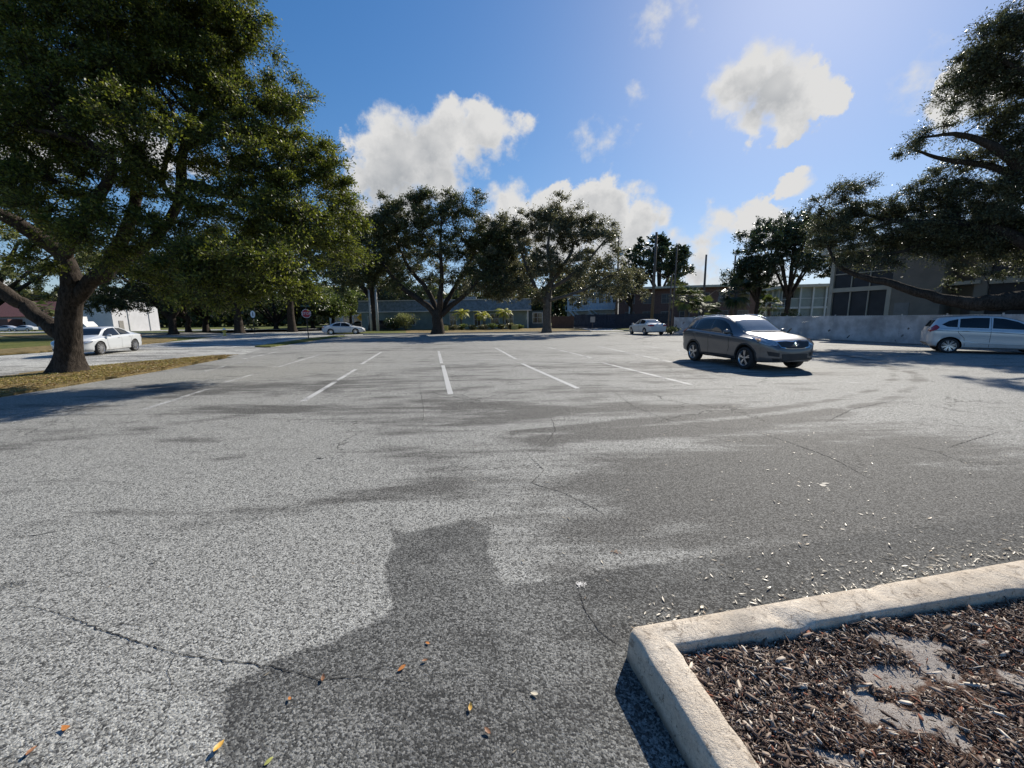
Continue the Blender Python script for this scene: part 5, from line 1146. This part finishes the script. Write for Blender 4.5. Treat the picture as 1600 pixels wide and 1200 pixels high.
# white box van parked behind the trunk, by the bluish wall
p=P(128,500,70); t_=thing('box_van','white box van seen between the oak trunk and the shaded blue grey wall','van',(p.x-1.0,p.y,0),R(0))
b=MB(); b.box((-1.2,0,1.75),(4.2,2.1,2.2),0,.05); b.build('cargo_box',mat('van_white',(.75,.75,.75),.5,.08),t_)
b=MB(); b.prism([(.95,-1,.55),(2.6,-1,.55),(2.6,-1,1.2),(1.9,-1,2.0),(.95,-1,2.0)],(0,2.0,0)); b.build('cab',mat('van_white',(.75,.75,.75)),t_)
b=MB(); b.poly([(1.3,-1.01,1.25),(2.25,-1.01,1.25),(1.85,-1.01,1.85),(1.3,-1.01,1.85)]); b.build('side_window',M_glass,t_)
for x in (-2.2,1.8):
    for y in (-.95,.95):
        b=MB(); b.lathe([(.05,-.12),(.42,-.12),(.45,-.08),(.45,.08),(.42,.12),(.05,.12)],Matrix.Translation((x,y,.45))@Matrix.Rotation(R(90),4,'X'),24,True); b.build('wheel',M_tyre,t_)
b=MB(); b.box((-.3,0,.55),(5.6,1.0,.25)); b.build('chassis',M_trim,t_)
# ============================================================ BUILDINGS, FENCES, POLES, SIGNS
M_teal=mat('teal_stucco',(.20,.26,.25),.85,.15,1.2,.004,20); M_tealroof=mat('grey_blue_mansard',(.19,.225,.235),.8,.35,2.5,.01,14)
M_wtrim=mat('white_trim',(.62,.63,.62),.6,.08,2); M_win=mat('window_glass',(.025,.03,.033),.06,.3,.8,spec=.8); M_wall_w=mat('white_wall',(.55,.55,.56),.85,.08,.8,.003,20)
M_blueg=mat('white_blue_siding',(.55,.60,.64),.8,.12,1); M_beige=mat('beige_stucco_shaded',(.215,.19,.155),.9,.12,1.4,.004,25); M_frame=mat('beige_frame',(.42,.38,.30),.8,.1,2)  # beige stucco colour darkened to carry the right oak's shade on the wall
M_screen=mat('dark_screen',(.022,.024,.028),.55,.35,1.2); M_brick=mat('brown_brick',(.15,.085,.07),.85,.3,6,.01,30); M_cream=mat('cream_roof',(.55,.50,.40),.8,.12,2)
M_tile=mat('red_roof',(.25,.095,.07),.8,.3,4,.02,10); M_navy=mat('navy_fence',(.030,.036,.055),.8,.3,3); M_brownf=mat('brown_fence',(.13,.075,.055),.85,.3,4)
M_greens=mat('sage_panel',(.30,.34,.32),.8,.1,2); M_pole=mat('weathered_pole',(.13,.10,.08),.9,.3,6,.006,40); M_steel=mat('galvanised',(.45,.46,.46),.5,.15,8,metal=.4)
def frame(t_,a,c,h0,h1):
    """helper for facades: unit along a->c, outward normal toward the camera"""
    a=Vector((*a,0)); c=Vector((*c,0)); u=(c-a).normalized(); n=Vector((u.y,-u.x,0)); 
    if n.dot(-a)<0: n=-n
    return a,u,n,(c-a).length
def fbox(mb,fr,s0,s1,z0,z1,d0,d1,base):
    """box on a facade frame: s along, z up, d outwards; base = thing location"""
    a,u,n,L=fr; c=a+u*(s0+s1)/2+n*(d0+d1)/2-Vector(base); rz=math.atan2(u.y,u.x)
    mb.box((c.x,c.y,(z0+z1)/2),(abs(s1-s0),abs(d1-d0),z1-z0),rz)
def window(t_,fr,s,z,w_,h,base,sash=True,mt=None,fm=None,d=.0,mull=1):
    g_=MB(); fbox(g_,fr,s-w_/2,s+w_/2,z,z+h,d-.04,d+.012,base); o=g_.build('window',mt or M_win,t_)
    f=MB(); t=.09
    fbox(f,fr,s-w_/2-t,s-w_/2,z-t,z+h+t,d-.03,d+.06,base); fbox(f,fr,s+w_/2,s+w_/2+t,z-t,z+h+t,d-.03,d+.06,base)
    fbox(f,fr,s-w_/2,s+w_/2,z+h,z+h+t,d-.03,d+.057,base); fbox(f,fr,s-w_/2,s+w_/2,z-t,z,d-.03,d+.07,base)
    for k in range(mull): fbox(f,fr,s-w_/2+w_*(k+1)/(mull+1)-.02,s-w_/2+w_*(k+1)/(mull+1)+.02,z,z+h,d,d+.035,base)
    if sash: fbox(f,fr,s-w_/2,s+w_/2,z+h*.52,z+h*.52+.04,d,d+.03,base)
    f.build('window_frame',fm or M_wtrim,o)
# ---- teal office
Y=68; A_=P(566,510,Y); B_=P(826,510,Y-1.0); C_=P(858,510,Y+3)
base=((A_.x+B_.x)/2,Y+5,0); t_=thing('office_building','low teal stucco office with a grey mansard roof and white trimmed windows','building',base)
fr=frame(t_,A_.xy,B_.xy,0,0); L=fr[3]
b=MB(); fbox(b,fr,0,L,-.1,2.95,-12,0,base); b.build('wall',M_teal,t_)
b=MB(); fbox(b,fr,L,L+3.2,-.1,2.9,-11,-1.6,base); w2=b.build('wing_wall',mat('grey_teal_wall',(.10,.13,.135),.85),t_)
a,u,n,_=fr
b=MB()
def fp(s_,d,z): p=a+u*s_+n*d-Vector(base); return (p.x,p.y,z)
b.prism([fp(-.45,.55,3.02),fp(-.45,-.25,4.75),fp(-.45,-.25,3.02)],tuple(u*(L+.9))); b.prism([fp(-.45,-.24,3.02),fp(-.45,-.24,4.5),fp(-.45,-12,4.5),fp(-.45,-12,3.02)],tuple(u*(L+.9))); ro=b.build('mansard_roof',M_tealroof,t_)
b=MB(); fbox(b,fr,-.5,L+.5,2.90,3.03,-.1,.62,base); fbox(b,fr,-.5,L+.5,4.74,4.86,-.5,-.16,base); fbox(b,fr,L-.25,L-.02,0,2.9,.30,.50,base); b.build('fascia',M_wtrim,t_)
b=MB(); fbox(b,fr,L*.60,L*.60+1.9,4.5,5.5,-6,-4.5,base); b.build('rooftop_unit',M_steel,ro)
for s_,w_,z,h in ((1.6,.9,.9,1.3),(8.4,1.0,.8,1.6),(15.3,1.0,.5,2.0),(19.3,1.0,.5,2.0),(22.2,1.3,.8,1.6),(L-3.2,1.25,.45,2.15)): window(t_,fr,s_,z,w_,h,base)
fr2=(a-n*1.6,u,n,L); window(t_,fr2,L+1.5,.9,1.5,1.6,base)
# ---- white two-storey apartments beyond the fence
base=(*P(925,500,86).xy,0); t_=thing('apartment_block','white and pale blue two storey apartments with outside stairs beyond the navy fence','building',base)
fr=frame(t_,P(886,500,88).xy,P(962,500,84).xy,0,0); L=fr[3]
b=MB(); fbox(b,fr,0,L*.45,0,6.2,-9,0,base); fbox(b,fr,L*.45,L,0,8.0,-10,1.0,base); b.build('wall',M_blueg,t_)
b=MB(); fbox(b,fr,-.4,L*.45,6.2,6.45,-9,.6,base); fbox(b,fr,L*.45-.3,L+.3,8.0,8.25,-10,1.6,base); b.build('roof',M_wtrim,t_)
b=MB(); fbox(b,fr,0,L*.45,3.0,3.2,0,1.5,base); fbox(b,fr,L*.45,L,3.1,3.35,1,2.5,base)
for k in range(16): fbox(b,fr,k*L/16+.05,k*L/16+.12,3.2,4.1,1.42 if k<7 else 2.42,1.48 if k<7 else 2.48,base)
fbox(b,fr,0,L*.45,4.1,4.18,1.4,1.5,base); fbox(b,fr,L*.45,L,4.15,4.25,2.4,2.5,base); b.build('balcony',M_wtrim,t_)
a,u,n,_=fr
for s_ in (1.0,5.0):
    b=MB(); p0=a+u*s_+n*2.0-Vector(base); p1=a+u*(s_+3.2)+n*2.0-Vector(base)
    for dd in (0,.9):
        q=n*dd; b.bar((p0.x+q.x,p0.y+q.y,3.2),(p1.x+q.x,p1.y+q.y,.2),.09,None,4); b.bar((p0.x+q.x,p0.y+q.y,4.1),(p1.x+q.x,p1.y+q.y,1.1),.05,None,4)
    for k in range(10): c=p0.lerp(p1,(k+.5)/10)+n*.45; b.box((c.x,c.y,3.2-3*(k+.5)/10),(.35,.9,.06),math.atan2(u.y,u.x))
    b.build('stair',M_wtrim,t_)
for s_,z,dd in ((.9,4.2,0),(2.6,4.2,0),(3.9,4.2,0),(1.2,1.0,0),(3.5,1.0,0),(6.0,4.6,1.0),(7.4,4.6,1.0),(8.7,4.6,1.0),(10.2,4.6,1.0),(6.5,1.0,1.0),(9,1.0,1.0)): window(t_,fr,s_,z,.85,1.4,base,d=dd)
# ---- brick building
base=(*P(1040,500,74).xy,0); t_=thing('brick_building','two storey brown brick building with a pale flat eave behind the tall poles','building',base)
fr=frame(t_,P(966,500,76).xy,P(1180,500,70).xy,0,0); L=fr[3]
b=MB(); fbox(b,fr,0,L,0,6.6,-10,0,base); b.build('wall',M_brick,t_)
b=MB(); fbox(b,fr,-.8,L+.8,6.6,6.95,-10.5,1.2,base); b.build('roof',M_cream,t_)
for k in range(7):
    for z in (1.0,4.1): window(t_,fr,2.0+k*(L-4)/6,z,1.5,1.5,base,mt=mat('curtained_glass',(.04,.045,.055),.3),fm=mat('dull_frame',(.25,.24,.23),.7))
b=MB(); fbox(b,fr,L*.08,L*.08+.25,0,6.6,.5,.7,base); fbox(b,fr,L*.5,L*.5+.25,0,6.6,.9,1.1,base); b.build('post',M_wtrim,t_)
# ---- cream roofed two-storey motel style block
base=(*P(1240,500,54).xy,0); t_=thing('apartment_block','two storey block with white posts, sage balcony panels and a cream eave','building',base)
A2=P(1196,500,60); B2=P(1226,500,53.5); C2=P(1302,500,52)
fr=frame(t_,B2.xy,C2.xy,0,0); L=fr[3]; fs=frame(t_,A2.xy,B2.xy,0,0); L2=fs[3]
b=MB(); fbox(b,fr,0,L,0,5.1,-8,-1.6,base); fbox(b,fs,0,L2,0,5.1,-6,-1.4,base); b.build('wall',M_greens,t_)
b=MB(); fbox(b,fr,-.6,L+.2,5.15,5.5,-8.4,.5,base); ro=b.build('roof',M_cream,t_)
b=MB(); fbox(b,fs,-.8,L2,5.10,5.42,-5,.5,base); b.build('roof',M_cream,t_)
b=MB(); fbox(b,fr,0,L,2.45,2.72,-1.6,.05,base); fbox(b,fs,0,L2,2.46,2.70,-1.4,.05,base); b.build('balcony_floor',M_wtrim,t_)
for k in range(3):
    b=MB(); fbox(b,fr,L*(.06+.24*k),L*(.06+.24*k)+L*.22,2.74,3.72,-.06,-.01,base); b.build('balcony_panel',M_greens,t_)
b=MB(); fbox(b,fr,.1,L,3.72,3.80,-.08,.02,base); fbox(b,fs,0,L2,3.65,3.72,-.04,.02,base)
for k in range(12): fbox(b,fs,k*L2/12,k*L2/12+.05,2.7,3.7,-.03,.01,base)
b.build('handrail',M_wtrim,t_)
for s_ in (.0,.26,.52,.78): 
    b=MB(); fbox(b,fr,L*s_,L*s_+.17,0,5.15,.02,.19,base); b.build('post',M_wtrim,t_)
for s_ in (0,.33,.66): 
    b=MB(); fbox(b,fs,L2*s_,L2*s_+.15,0,5.1,.02,.17,base); b.build('post',M_wtrim,t_)
for k in range(3):
    for z in (.3,3.0): window(t_,fr,L*(.14+.25*k),z,1.5,1.7,base,d=-1.6,mt=M_screen)
for k in range(2): window(t_,fs,L2*(.25+.4*k),3.0,.9,1.7,base,d=-1.4,mt=M_screen)
b=MB(); fbox(b,fr,L*.86,L,0,5.1,-1.6,-.1,base); b.build('brick_end',M_brick,t_)
a,u,n,_=fs; b=MB(); p0=a+u*(L2*.55)+n*.7-Vector(base); p1=p0-u*3.4+n*.2
for dd in (0,1.0):
    q=n*dd; b.bar((p0.x+q.x,p0.y+q.y,2.6),(p1.x+q.x,p1.y+q.y,.1),.10,None,4); b.bar((p0.x+q.x,p0.y+q.y,3.5),(p1.x+q.x,p1.y+q.y,1.0),.05,None,4)
for k in range(10): c=p0.lerp(p1,(k+.5)/10)+n*.5; b.box((c.x,c.y,2.6-2.5*(k+.5)/10),(.35,1.0,.06),math.atan2(u.y,u.x))
b.build('stair',M_wtrim,t_)
# ---- beige building on the right
X0=P(1291,495,31.6).xy; X1=X0+(P(1392,495,27.7).xy-X0).normalized()*15.4; base=(32,25,0)
t_=thing('beige_building','beige two storey building with dark screened balconies behind the lattice fence','building',base)
fr=frame(t_,X0,X1,0,0); a,u,n,L=fr
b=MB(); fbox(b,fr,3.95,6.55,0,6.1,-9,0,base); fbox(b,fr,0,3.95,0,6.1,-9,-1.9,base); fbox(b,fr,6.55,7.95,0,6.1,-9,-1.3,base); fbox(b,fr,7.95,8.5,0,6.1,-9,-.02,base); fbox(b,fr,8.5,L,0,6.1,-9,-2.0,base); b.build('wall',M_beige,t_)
b=MB(); fbox(b,fr,-.5,L+.5,6.1,6.6,-9.5,.55,base); b.build('roof',M_cream,t_)
b=MB()
fbox(b,fr,0,.26,0,6.1,-.25,.03,base); fbox(b,fr,3.72,3.98,0,3.62,-.25,.035,base); fbox(b,fr,.26,3.72,3.28,3.58,-.25,.02,base); fbox(b,fr,0.26,3.94,3.3,3.5,-1.9,-.25,base); b.build('balcony_frame',M_frame,t_); b=MB(); fbox(b,fr,8.55,L-.05,3.25,3.6,-.3,.0,base); b.build('balcony_frame',M_frame,t_); b=MB(); fbox(b,fr,L-.3,L,0,6.1,-.3,.02,base); b.build('corner_post',M_frame,t_)
for s0,s1,z0,z1 in ((.26,3.72,.0,3.28),(.26,3.9,3.58,6.1),(8.5,L-.3,0,3.25),(8.5,L-.3,3.6,6.1)):
    b=MB(); fbox(b,fr,s0,s1,z0,z1,-.16,-.14,base); b.build('insect_screen',M_screen,t_)
b=MB()
for s_ in (1.42,2.58): fbox(b,fr,s_,s_+.06,0,3.28,-.13,-.03,base); fbox(b,fr,s_,s_+.05,3.58,6.1,-.13,-.05,base)
fbox(b,fr,.26,3.9,4.55,4.62,-.13,-.06,base); b.build('screen_mullions',M_frame,t_); b=MB()
for s_ in (10.2,12.2,14): fbox(b,fr,s_,s_+.06,3.6,6.1,-.13,-.03,base); fbox(b,fr,s_,s_+.06,0,3.25,-.13,-.03,base)
fbox(b,fr,8.5,L-.3,4.6,4.67,-.13,-.03,base); b.build('screen_mullions',M_frame,t_)
b=MB(); fbox(b,fr,4.25,5.05,.1,2.35,0,.03,base); b.build('door',mat('grey_door',(.22,.21,.19),.7),t_)
b=MB(); fbox(b,fr,7.0,7.9,0,2.3,-1.3,-1.26,base); b.build('door',mat('brown_door',(.12,.10,.09),.7),t_)
b=MB(); fbox(b,fr,5.65,6.0,.85,1.25,0,.16,base); b.build('meter_box',M_trim,t_)
b=MB(); fbox(b,fr,6.5,8.2,3.3,3.5,-1.3,.1,base); b.build('stair_landing',M_frame,t_)
# ---- far left: bluish/white windowless hall and red roofed row
Yc=84; c0=P(176,500,Yc); base=(c0.x-7,Yc+8,0); t_=thing('white_building','white hall with a shaded blue grey gable end and a sunlit side wall','building',base)
lx=P(118,500,Yc).x
b=MB(); x0=lx-base[0]; x1=c0.x-base[0]
b.prism([(x0,-8,-.1),(x1,-8,-.1),(x1,-8,6.4),(x0+.55*(x1-x0),-8,8.4),(x0,-8,8.6)],(0,11,0)); b.build('wall',M_wall_w,t_)
b=MB(); b.box((x1+.06,-2.5,6.45),(.25,11.2,.18)); b.box(((x0+x1)/2,-7.9,8.66),((x1-x0)*.4,.3,.14)); b.build('coping',M_wtrim,t_)
for yy in (-4.5,0.5): b=MB(); b.box((x1+.05,yy,3.1),(.12,.14,6.3)); b.build('downpipe',M_steel,t_)
b=MB(); b.box((x1+.03,-6.3,1.1),(.08,1.0,2.2)); b.build('door',mat('grey_door',(.22,.21,.19),.7),t_)
base=(*P(35,500,118).xy,0); t_=thing('red_roof_building','long pale building with a red tiled roof at the far left','building',base)
fr=frame(t_,P(-160,500,118).xy,P(84,500,118).xy,0,0); L=fr[3]; a,u,n,_=fr
b=MB(); fbox(b,fr,0,L,0,4.2,-12,0,base); b.build('wall',mat('lilac_wall',(.50,.48,.52),.85),t_)
b=MB(); q=lambda s_,d,z:tuple((a+u*s_+n*d-Vector(base)+Vector((0,0,z))))
b.prism([q(-1,1.6,3.9),q(-1,-6,8.6),q(-1,-13.6,3.9)],tuple(u*(L+2))); b.build('roof',M_tile,t_)
b=MB(); fbox(b,fr,L*.35,L*.8,0,3.2,0,3.5,base); b.build('porch',mat('brown_porch',(.14,.07,.06),.8),t_)
for k in range(9): window(t_,fr,L*(.1+.1*k),1.0,1.6,1.5,base)
# pale distant shop front glimpsed down the street
base=(*P(545,500,130).xy,0); t_=thing('shop_building','distant white shop front glimpsed down the street above the white sedan','building',base)
fr=frame(t_,P(515,500,130).xy,P(600,500,130).xy,0,0); L=fr[3]
b=MB(); fbox(b,fr,0,L,0,4.5,-8,0,base); b.build('wall',M_wall_w,t_); b=MB(); fbox(b,fr,-.5,L+.5,4.5,5.2,-8,1,base); b.build('roof',M_cream,t_)
for k in range(5): window(t_,fr,L*(.12+.19*k),.6,2.0,2.4,base)
# ---- board fences behind the driveway
def board_fence(label,p0,p1,h,mt,group=None):
    p0=Vector(p0); p1=Vector(p1); d=p1-p0; t_=thing('board_fence',label,'fence',(p0.x,p0.y,0),math.atan2(d.y,d.x)); b=MB(); n=int(d.length/.16); rr=random.Random(int(h*100))
    for k in range(n): b.box(((k+.5)*.16,rr.uniform(-.006,.006),h/2+rr.uniform(-.02,.02)),(.15,.022,h))
    b.build('boards',mt,t_); b=MB()
    for k in range(int(d.length/2.4)+1): b.box((min(k*2.4,d.length-.06),.08,h/2),(.1,.1,h+.04))
    b.box((d.length/2,.045,h*.8),(d.length,.05,.09)); b.box((d.length/2,.045,h*.25),(d.length,.05,.09)); b.build('posts_and_rails',mt,t_)
f0=P(862,500,66).xy; f1=P(898,500,63).xy; f2=P(1046,500,58).xy
board_fence('brown board fence across the end of the driveway',f0,f1,1.9,M_brownf); board_fence('long dark navy board fence below the apartments, right of the brown fence',f1,f2,2.1,M_navy)
# ---- woven white lattice fence along the right of the lot
def lattice(label):
    P0=Vector((15.5,39.0)); P1=Vector((22.1,27.0)); 
    pts=[Vector((15.7,39.3)),Vector((17.6,35.0)),Vector((19.9,29.5)),Vector((21.0,26.5)),Vector((21.6,22.6)),Vector((21.9,18.2)),Vector((22.0,12.0))]
    base=(pts[0].x,pts[0].y,0); t_=thing('lattice_fence',label,'fence',base); h=1.5
    slat=MB(); wire=MB(); rr=random.Random(7); posts=[]
    off=0
    for a_,c in zip(pts,pts[1:]):
        d=c-a_; L=d.length; u=d/L; n=Vector((u.y,-u.x)); rz=math.atan2(u.y,u.x)
        k=0
        # diagonal slats in both directions, a few missing
        step=.118
        for sgn,dep in ((1,0.0),(-1,.010)):
            for i in range(int((L+h)/step)+1):
                if sgn<0 and (i//4)%3!=0: continue
                x0=i*step-(h if sgn>0 else 0)
                # line from (x0,0) rising sgn
                if sgn>0: xa,za,xb,zb_=x0,0,x0+h,h
                else: xa,za,xb,zb_=x0,0,x0-h,h
                if xa<0: za+=(0-xa)*(1 if sgn>0 else 0); xa=0
                if xb>L: zb_-=(xb-L); xb=L
                if sgn<0:
                    if xa>L: za=xa-L; xa=L
                    if xb<0: zb_=h-(0-xb); xb=0
                if zb_-za<.08: continue
                # small breaks
                segs=[(0,1)]
                if rr.random()<.14: q_=rr.random()*.7; segs=[(0,q_),(q_+rr.uniform(.08,.28),1)]
                for s0,s1 in segs:
                    if s1<=s0: continue
                    xx0=xa+(xb-xa)*s0; zz0=za+(zb_-za)*s0; xx1=xa+(xb-xa)*s1; zz1=za+(zb_-za)*s1
                    m0=a_+u*(xx0+xx1)/2+n*dep-Vector(base[:2]); ln=math.hypot(xx1-xx0,zz1-zz0); ang_=math.atan2(zz1-zz0,xx1-xx0)
                    rot=Matrix.Rotation(rz,3,'Z')@Matrix.Rotation(-ang_,3,'Y')
                    slat.box((m0.x,m0.y,(zz0+zz1)/2+.03),(ln,.006,.080 if sgn>0 else .07),0,0,rot)
        np_=max(1,round(L/2.9))
        for i in range(np_+1): posts.append(a_+u*(L*i/np_)-n*.05)
        c0=(a_+c)/2-Vector(base[:2])-n*.03; wire.box((c0.x,c0.y,h+.035),(L,.03,.03),rz); wire.box((c0.x,c0.y,.06),(L,.02,.02),rz)
    slat.build('woven_slats',mat('slat_white',(.44,.44,.45),.7,.35,1.3),t_); wire.build('top_rail',M_steel,t_)
    for p in posts[::1]: b=MB(); b.bar((p.x-base[0],p.y-base[1],-.1),(p.x-base[0],p.y-base[1],h+.12),.035,None,10); b.build('post',M_steel,t_)
lattice('long fence of woven white diagonal slats, some missing, along the right side of the lot')
# ---- poles and wires
def pole(label,px,Y,py_top,r,mt=None,name='utility_pole',group=None,parts=None,lean=0.0):
    p=P(px,505,Y); zt=P(px,py_top,Y).z; t_=thing(name,label,'pole',(p.x,p.y,0),0,group)
    b=MB(); b.bar((0,0,-.1),(lean,0,zt),r*1.25,r*.85,12); b.build('shaft',mt or M_pole,t_,True)
    return t_,Vector((p.x+lean,p.y,zt))
t1,T1=pole('wooden pole with a square transformer box near its top, behind the airy oak',963,64,368,.14)
b=MB(); b.box((.45,0,T1.z-2.6),(.55,.5,.8),0,.04); b.box((.2,0,T1.z-2.5),(.3,.1,.1)); b.build('transformer',M_steel,t1)
b=MB(); b.bar((.35,0,T1.z-2.2),(.35,0,T1.z+.5),.02); b.build('antenna_wire',M_steel,t1)
t2,T2=pole('tallest and thickest wooden pole, left of the old cream saloon roof line',1018,53,363,.17,lean=.15)
t3,T3=pole('thin pole at the start of the lattice fence, taller of the leaning pair',1050,39.6,385,.07,M_pole,lean=.12)
t4,T4=pole('shorter of the two thin poles at the start of the lattice fence',1044.5,39.9,428,.07,M_pole,lean=.10)
t5,T5=pole('bare pole rising above the bushy fan palms',1097,60,398,.15)
t6,T6=pole('bare pole rising beside the spiky dark fan palm',1141.5,62,400,.13)
def wire(label,a,c,sag,r=.012):
    mid=(Vector(a)+Vector(c))/2; t=Tubes(); pts=[]
    for s_ in np.linspace(0,1,22).tolist(): q=Vector(a).lerp(Vector(c),s_); q.z-=sag*4*s_*(1-s_); pts.append(q-mid)
    t.add(np.array([tuple(p) for p in pts]),[r]*22,4); o=link_mesh('overhead_wire',t.mesh('overhead_wire'),None,M_trim); o.location=mid; tag(o,label,'wire')
wire('sagging wire between the two bare poles above the palms',T6-Vector((0,0,1.6)),T5-Vector((0,0,6.0)),.8,.03)
wire('wire running left from the bare pole toward the tallest pole',T5-Vector((0,0,5.9)),T2-Vector((0,0,4.6)),.3,.02)
wire('upper of the two thin wires crossing the sky gap left of the big trunk',P(-60,458,60),P(420,462,75),.4,.03); wire('lower of the two thin wires crossing the sky gap left of the big trunk',P(-60,463,60),P(420,467,75),.4,.03)
wire('pale wire slanting down among the leaves right of the big trunk',P(100,418,40),P(420,470,62),.4,.03)
_,_=pole('left pale concrete post of the pair on the corner lawn',579.5,61,452,.15,mat('pale_post',(.46,.46,.45),.8,.15,3),'concrete_post'); _,_=pole('right pale concrete post of the pair on the corner lawn',590,60,446,.17,mat('pale_post',(.46,.46,.45)),'concrete_post')
# ---- signs
def octagon(r,x=0.0,z=0.0): return [(x+math.cos(R(22.5+45*k))*r,0,z+math.sin(R(22.5+45*k))*r) for k in range(8)]
M_red_s=mat('sign_red',(.42,.03,.045),.45,.1,5); M_ws=mat('sign_white',(.80,.80,.80),.5,.05); M_ys=mat('sign_yellow',(.85,.48,.03),.45,.1,5)
base=Vector((-18.1,36.2,0)); t_=thing('stop_sign','red octagonal stop sign on a dark post on the verge strip','road sign',base,math.atan2(-base.x,base.y)*-1+R(0))
zc=P(473,490,base.y).z; t_.rotation_euler=(0,0,math.atan2(base.x,-base.y)*0+R(26))
b=MB(); b.bar((0,0.04,-.1),(0,0.04,zc+.75),.04,None,8); b.build('post',M_trim,t_)
b=MB(); b.prism(octagon(.40,0,zc),(0,.012,0)); so=b.build('face',M_ws,t_); b=MB(); b.prism([(p[0],-.006,p[2]) for p in octagon(.365,0,zc)],(0,.005,0)); b.build('red_field',M_red_s,so)
tm=text_mesh('STOP',.30); to=link_mesh('letters',tm,so,M_ws); to.matrix_basis=Matrix.Translation((0,-.012,zc-.01))@Matrix.Rotation(R(90),4,'X')
b=MB(); b.box((-.0,.04,zc+.66),(.75,.02,.17)); b.box((0,.04,zc+.86),(.02,.70,.17)); b.build('street_name_plates',mat('plate_green',(.03,.08,.06),.5),t_)
p=G(399,521); p=Vector((-32.8,52,0)); t_=thing('round_sign','small oval sign on a short post by the dark tree left of the stop sign','road sign',p,R(30)); zc=P(399,491,p.y).z
b=MB(); b.bar((0,.03,-.1),(0,.03,zc+.3),.035,None,8); b.build('post',M_trim,t_); b=MB(); b.lathe([(.0001,0),(.36,0),(.36,.02),(.0001,.02)],Matrix.Translation((0,0,zc))@Matrix.Rotation(R(90),4,'X')@Matrix.Diagonal((.72,1.25,1,1)),24); so=b.build('plate',M_ws,t_); b=MB(); b.box((0,-.03,zc),(.07,.01,.46)); b.build('dark_mark',M_trim,so)
p=P(564.5,505,78); t_=thing('warning_sign','yellow diamond warning sign left of the two pale posts','road sign',(p.x,p.y,0),R(20)); zc=P(564.5,496,78).z
b=MB(); b.bar((0,.03,-.1),(0,.03,zc),.04,None,8); b.build('post',M_steel,t_); r_=.75; b=MB(); b.prism([(r_,0,zc),(0,0,zc+r_),(-r_,0,zc),(0,0,zc-r_)],(0,.02,0)); so=b.build('plate',M_ys,t_)
b=MB(); b.box((0,-.02,zc-.05),(.10,.01,.5)); b.box((-.12,-.02,zc+.12),(.3,.01,.10),0,0,Matrix.Rotation(R(25),3,'Y')); b.box((.12,-.02,zc+.12),(.3,.01,.10),0,0,Matrix.Rotation(R(-25),3,'Y')); b.build('black_symbol',M_trim,so)
p=Vector((-37.3,52.2,0)); p=P(349,505,50); t_=thing('fire_hydrant','yellow fire hydrant with a white bonnet on the shaded far verge','hydrant',(p.x,p.y,0),R(20))
M_hy=mat('hydrant_yellow',(.75,.50,.10),.5,.1,6)
b=MB(); b.lathe([(.0001,-.05),(.2,-.05),(.2,.05),(.14,.06),(.13,.62),(.17,.64),(.17,.70),(.0001,.70)],None,16); b.build('barrel',M_hy,t_,True)
b=MB(); b.lathe([(.165,.70),(.15,.80),(.08,.88),(.03,.89),(.03,.94),(.0001,.94)],None,16); b.build('bonnet',M_ws,t_,True)
for sg in (1,-1): b=MB(); b.bar((0,0,.5),(sg*.24,0,.5),.06,None,10); b.build('nozzle',M_hy,t_)
p=P(926,505,55); t_=thing('sale_sign','small grey sign on two legs on the lawn before the navy fence','sign',(p.x,p.y,0),R(-8)); zz=P(926,498,55).z
b=MB(); b.box((0,0,zz-.1),(.62,.03,.75)); b.build('board',mat('sign_grey',(.32,.32,.33),.6),t_); b=MB(); b.bar((0,.03,-.1),(0,.03,zz-.1),.04,None,6); b.build('leg',M_pole,t_)
# concrete blocks by the hydrant side and utility boxes near the teal building
p=P(804,505,59.5); t_=thing('utility_box','square yellow green utility box at the right end of the shrub bed','box',(p.x,p.y,0),R(4)); b=MB(); b.box((0,0,.33),(1.0,.8,.66),0,.03); b.build('cabinet',mat('box_green',(.36,.37,.14),.6),t_); b=MB(); b.box((0,0,.68),(1.08,.88,.05),0,.01); b.build('lid',mat('box_green_lid',(.42,.42,.2),.6),t_)
p=P(696,505,58); t_=thing('utility_box','yellow utility box beside the dark oak trunk','box',(p.x,p.y,0),R(8)); b=MB(); b.box((0,0,.35),(.7,.6,.7),0,.03); b.build('cabinet',mat('box_yellow',(.48,.46,.12),.6),t_); b=MB(); b.box((0,0,.72),(.76,.66,.05),0,.01); b.build('lid',mat('box_green_lid',(.42,.42,.2),.6),t_)
# distant tree line closing the horizon
g_=np.random.default_rng(77); n=70000; ax=g_.uniform(-1.35,1.15,n); 
D=g_.uniform(150,185,n); X=D*ax/1.0; Yv=D*np.ones(n); hh=9+5*vnoise(ax*20+30,ax*0,1.3,5)+3*vnoise(ax*60+30,ax*0,1.1,6)
Z=hh*(g_.random(n)**.7)
C=np.stack([X*1.05,Yv,Z],-1); V,Ff=leaf_quads(C,g_.normal(size=(n,3)),g_.uniform(1.2,2.6,n),.7,g_)
o=link_mesh('distant_woods',np_mesh('distant_woods',V,Ff),None,M_oakd); tag(o,'dark far off band of trees closing the view between the buildings','trees',None,'stuff')
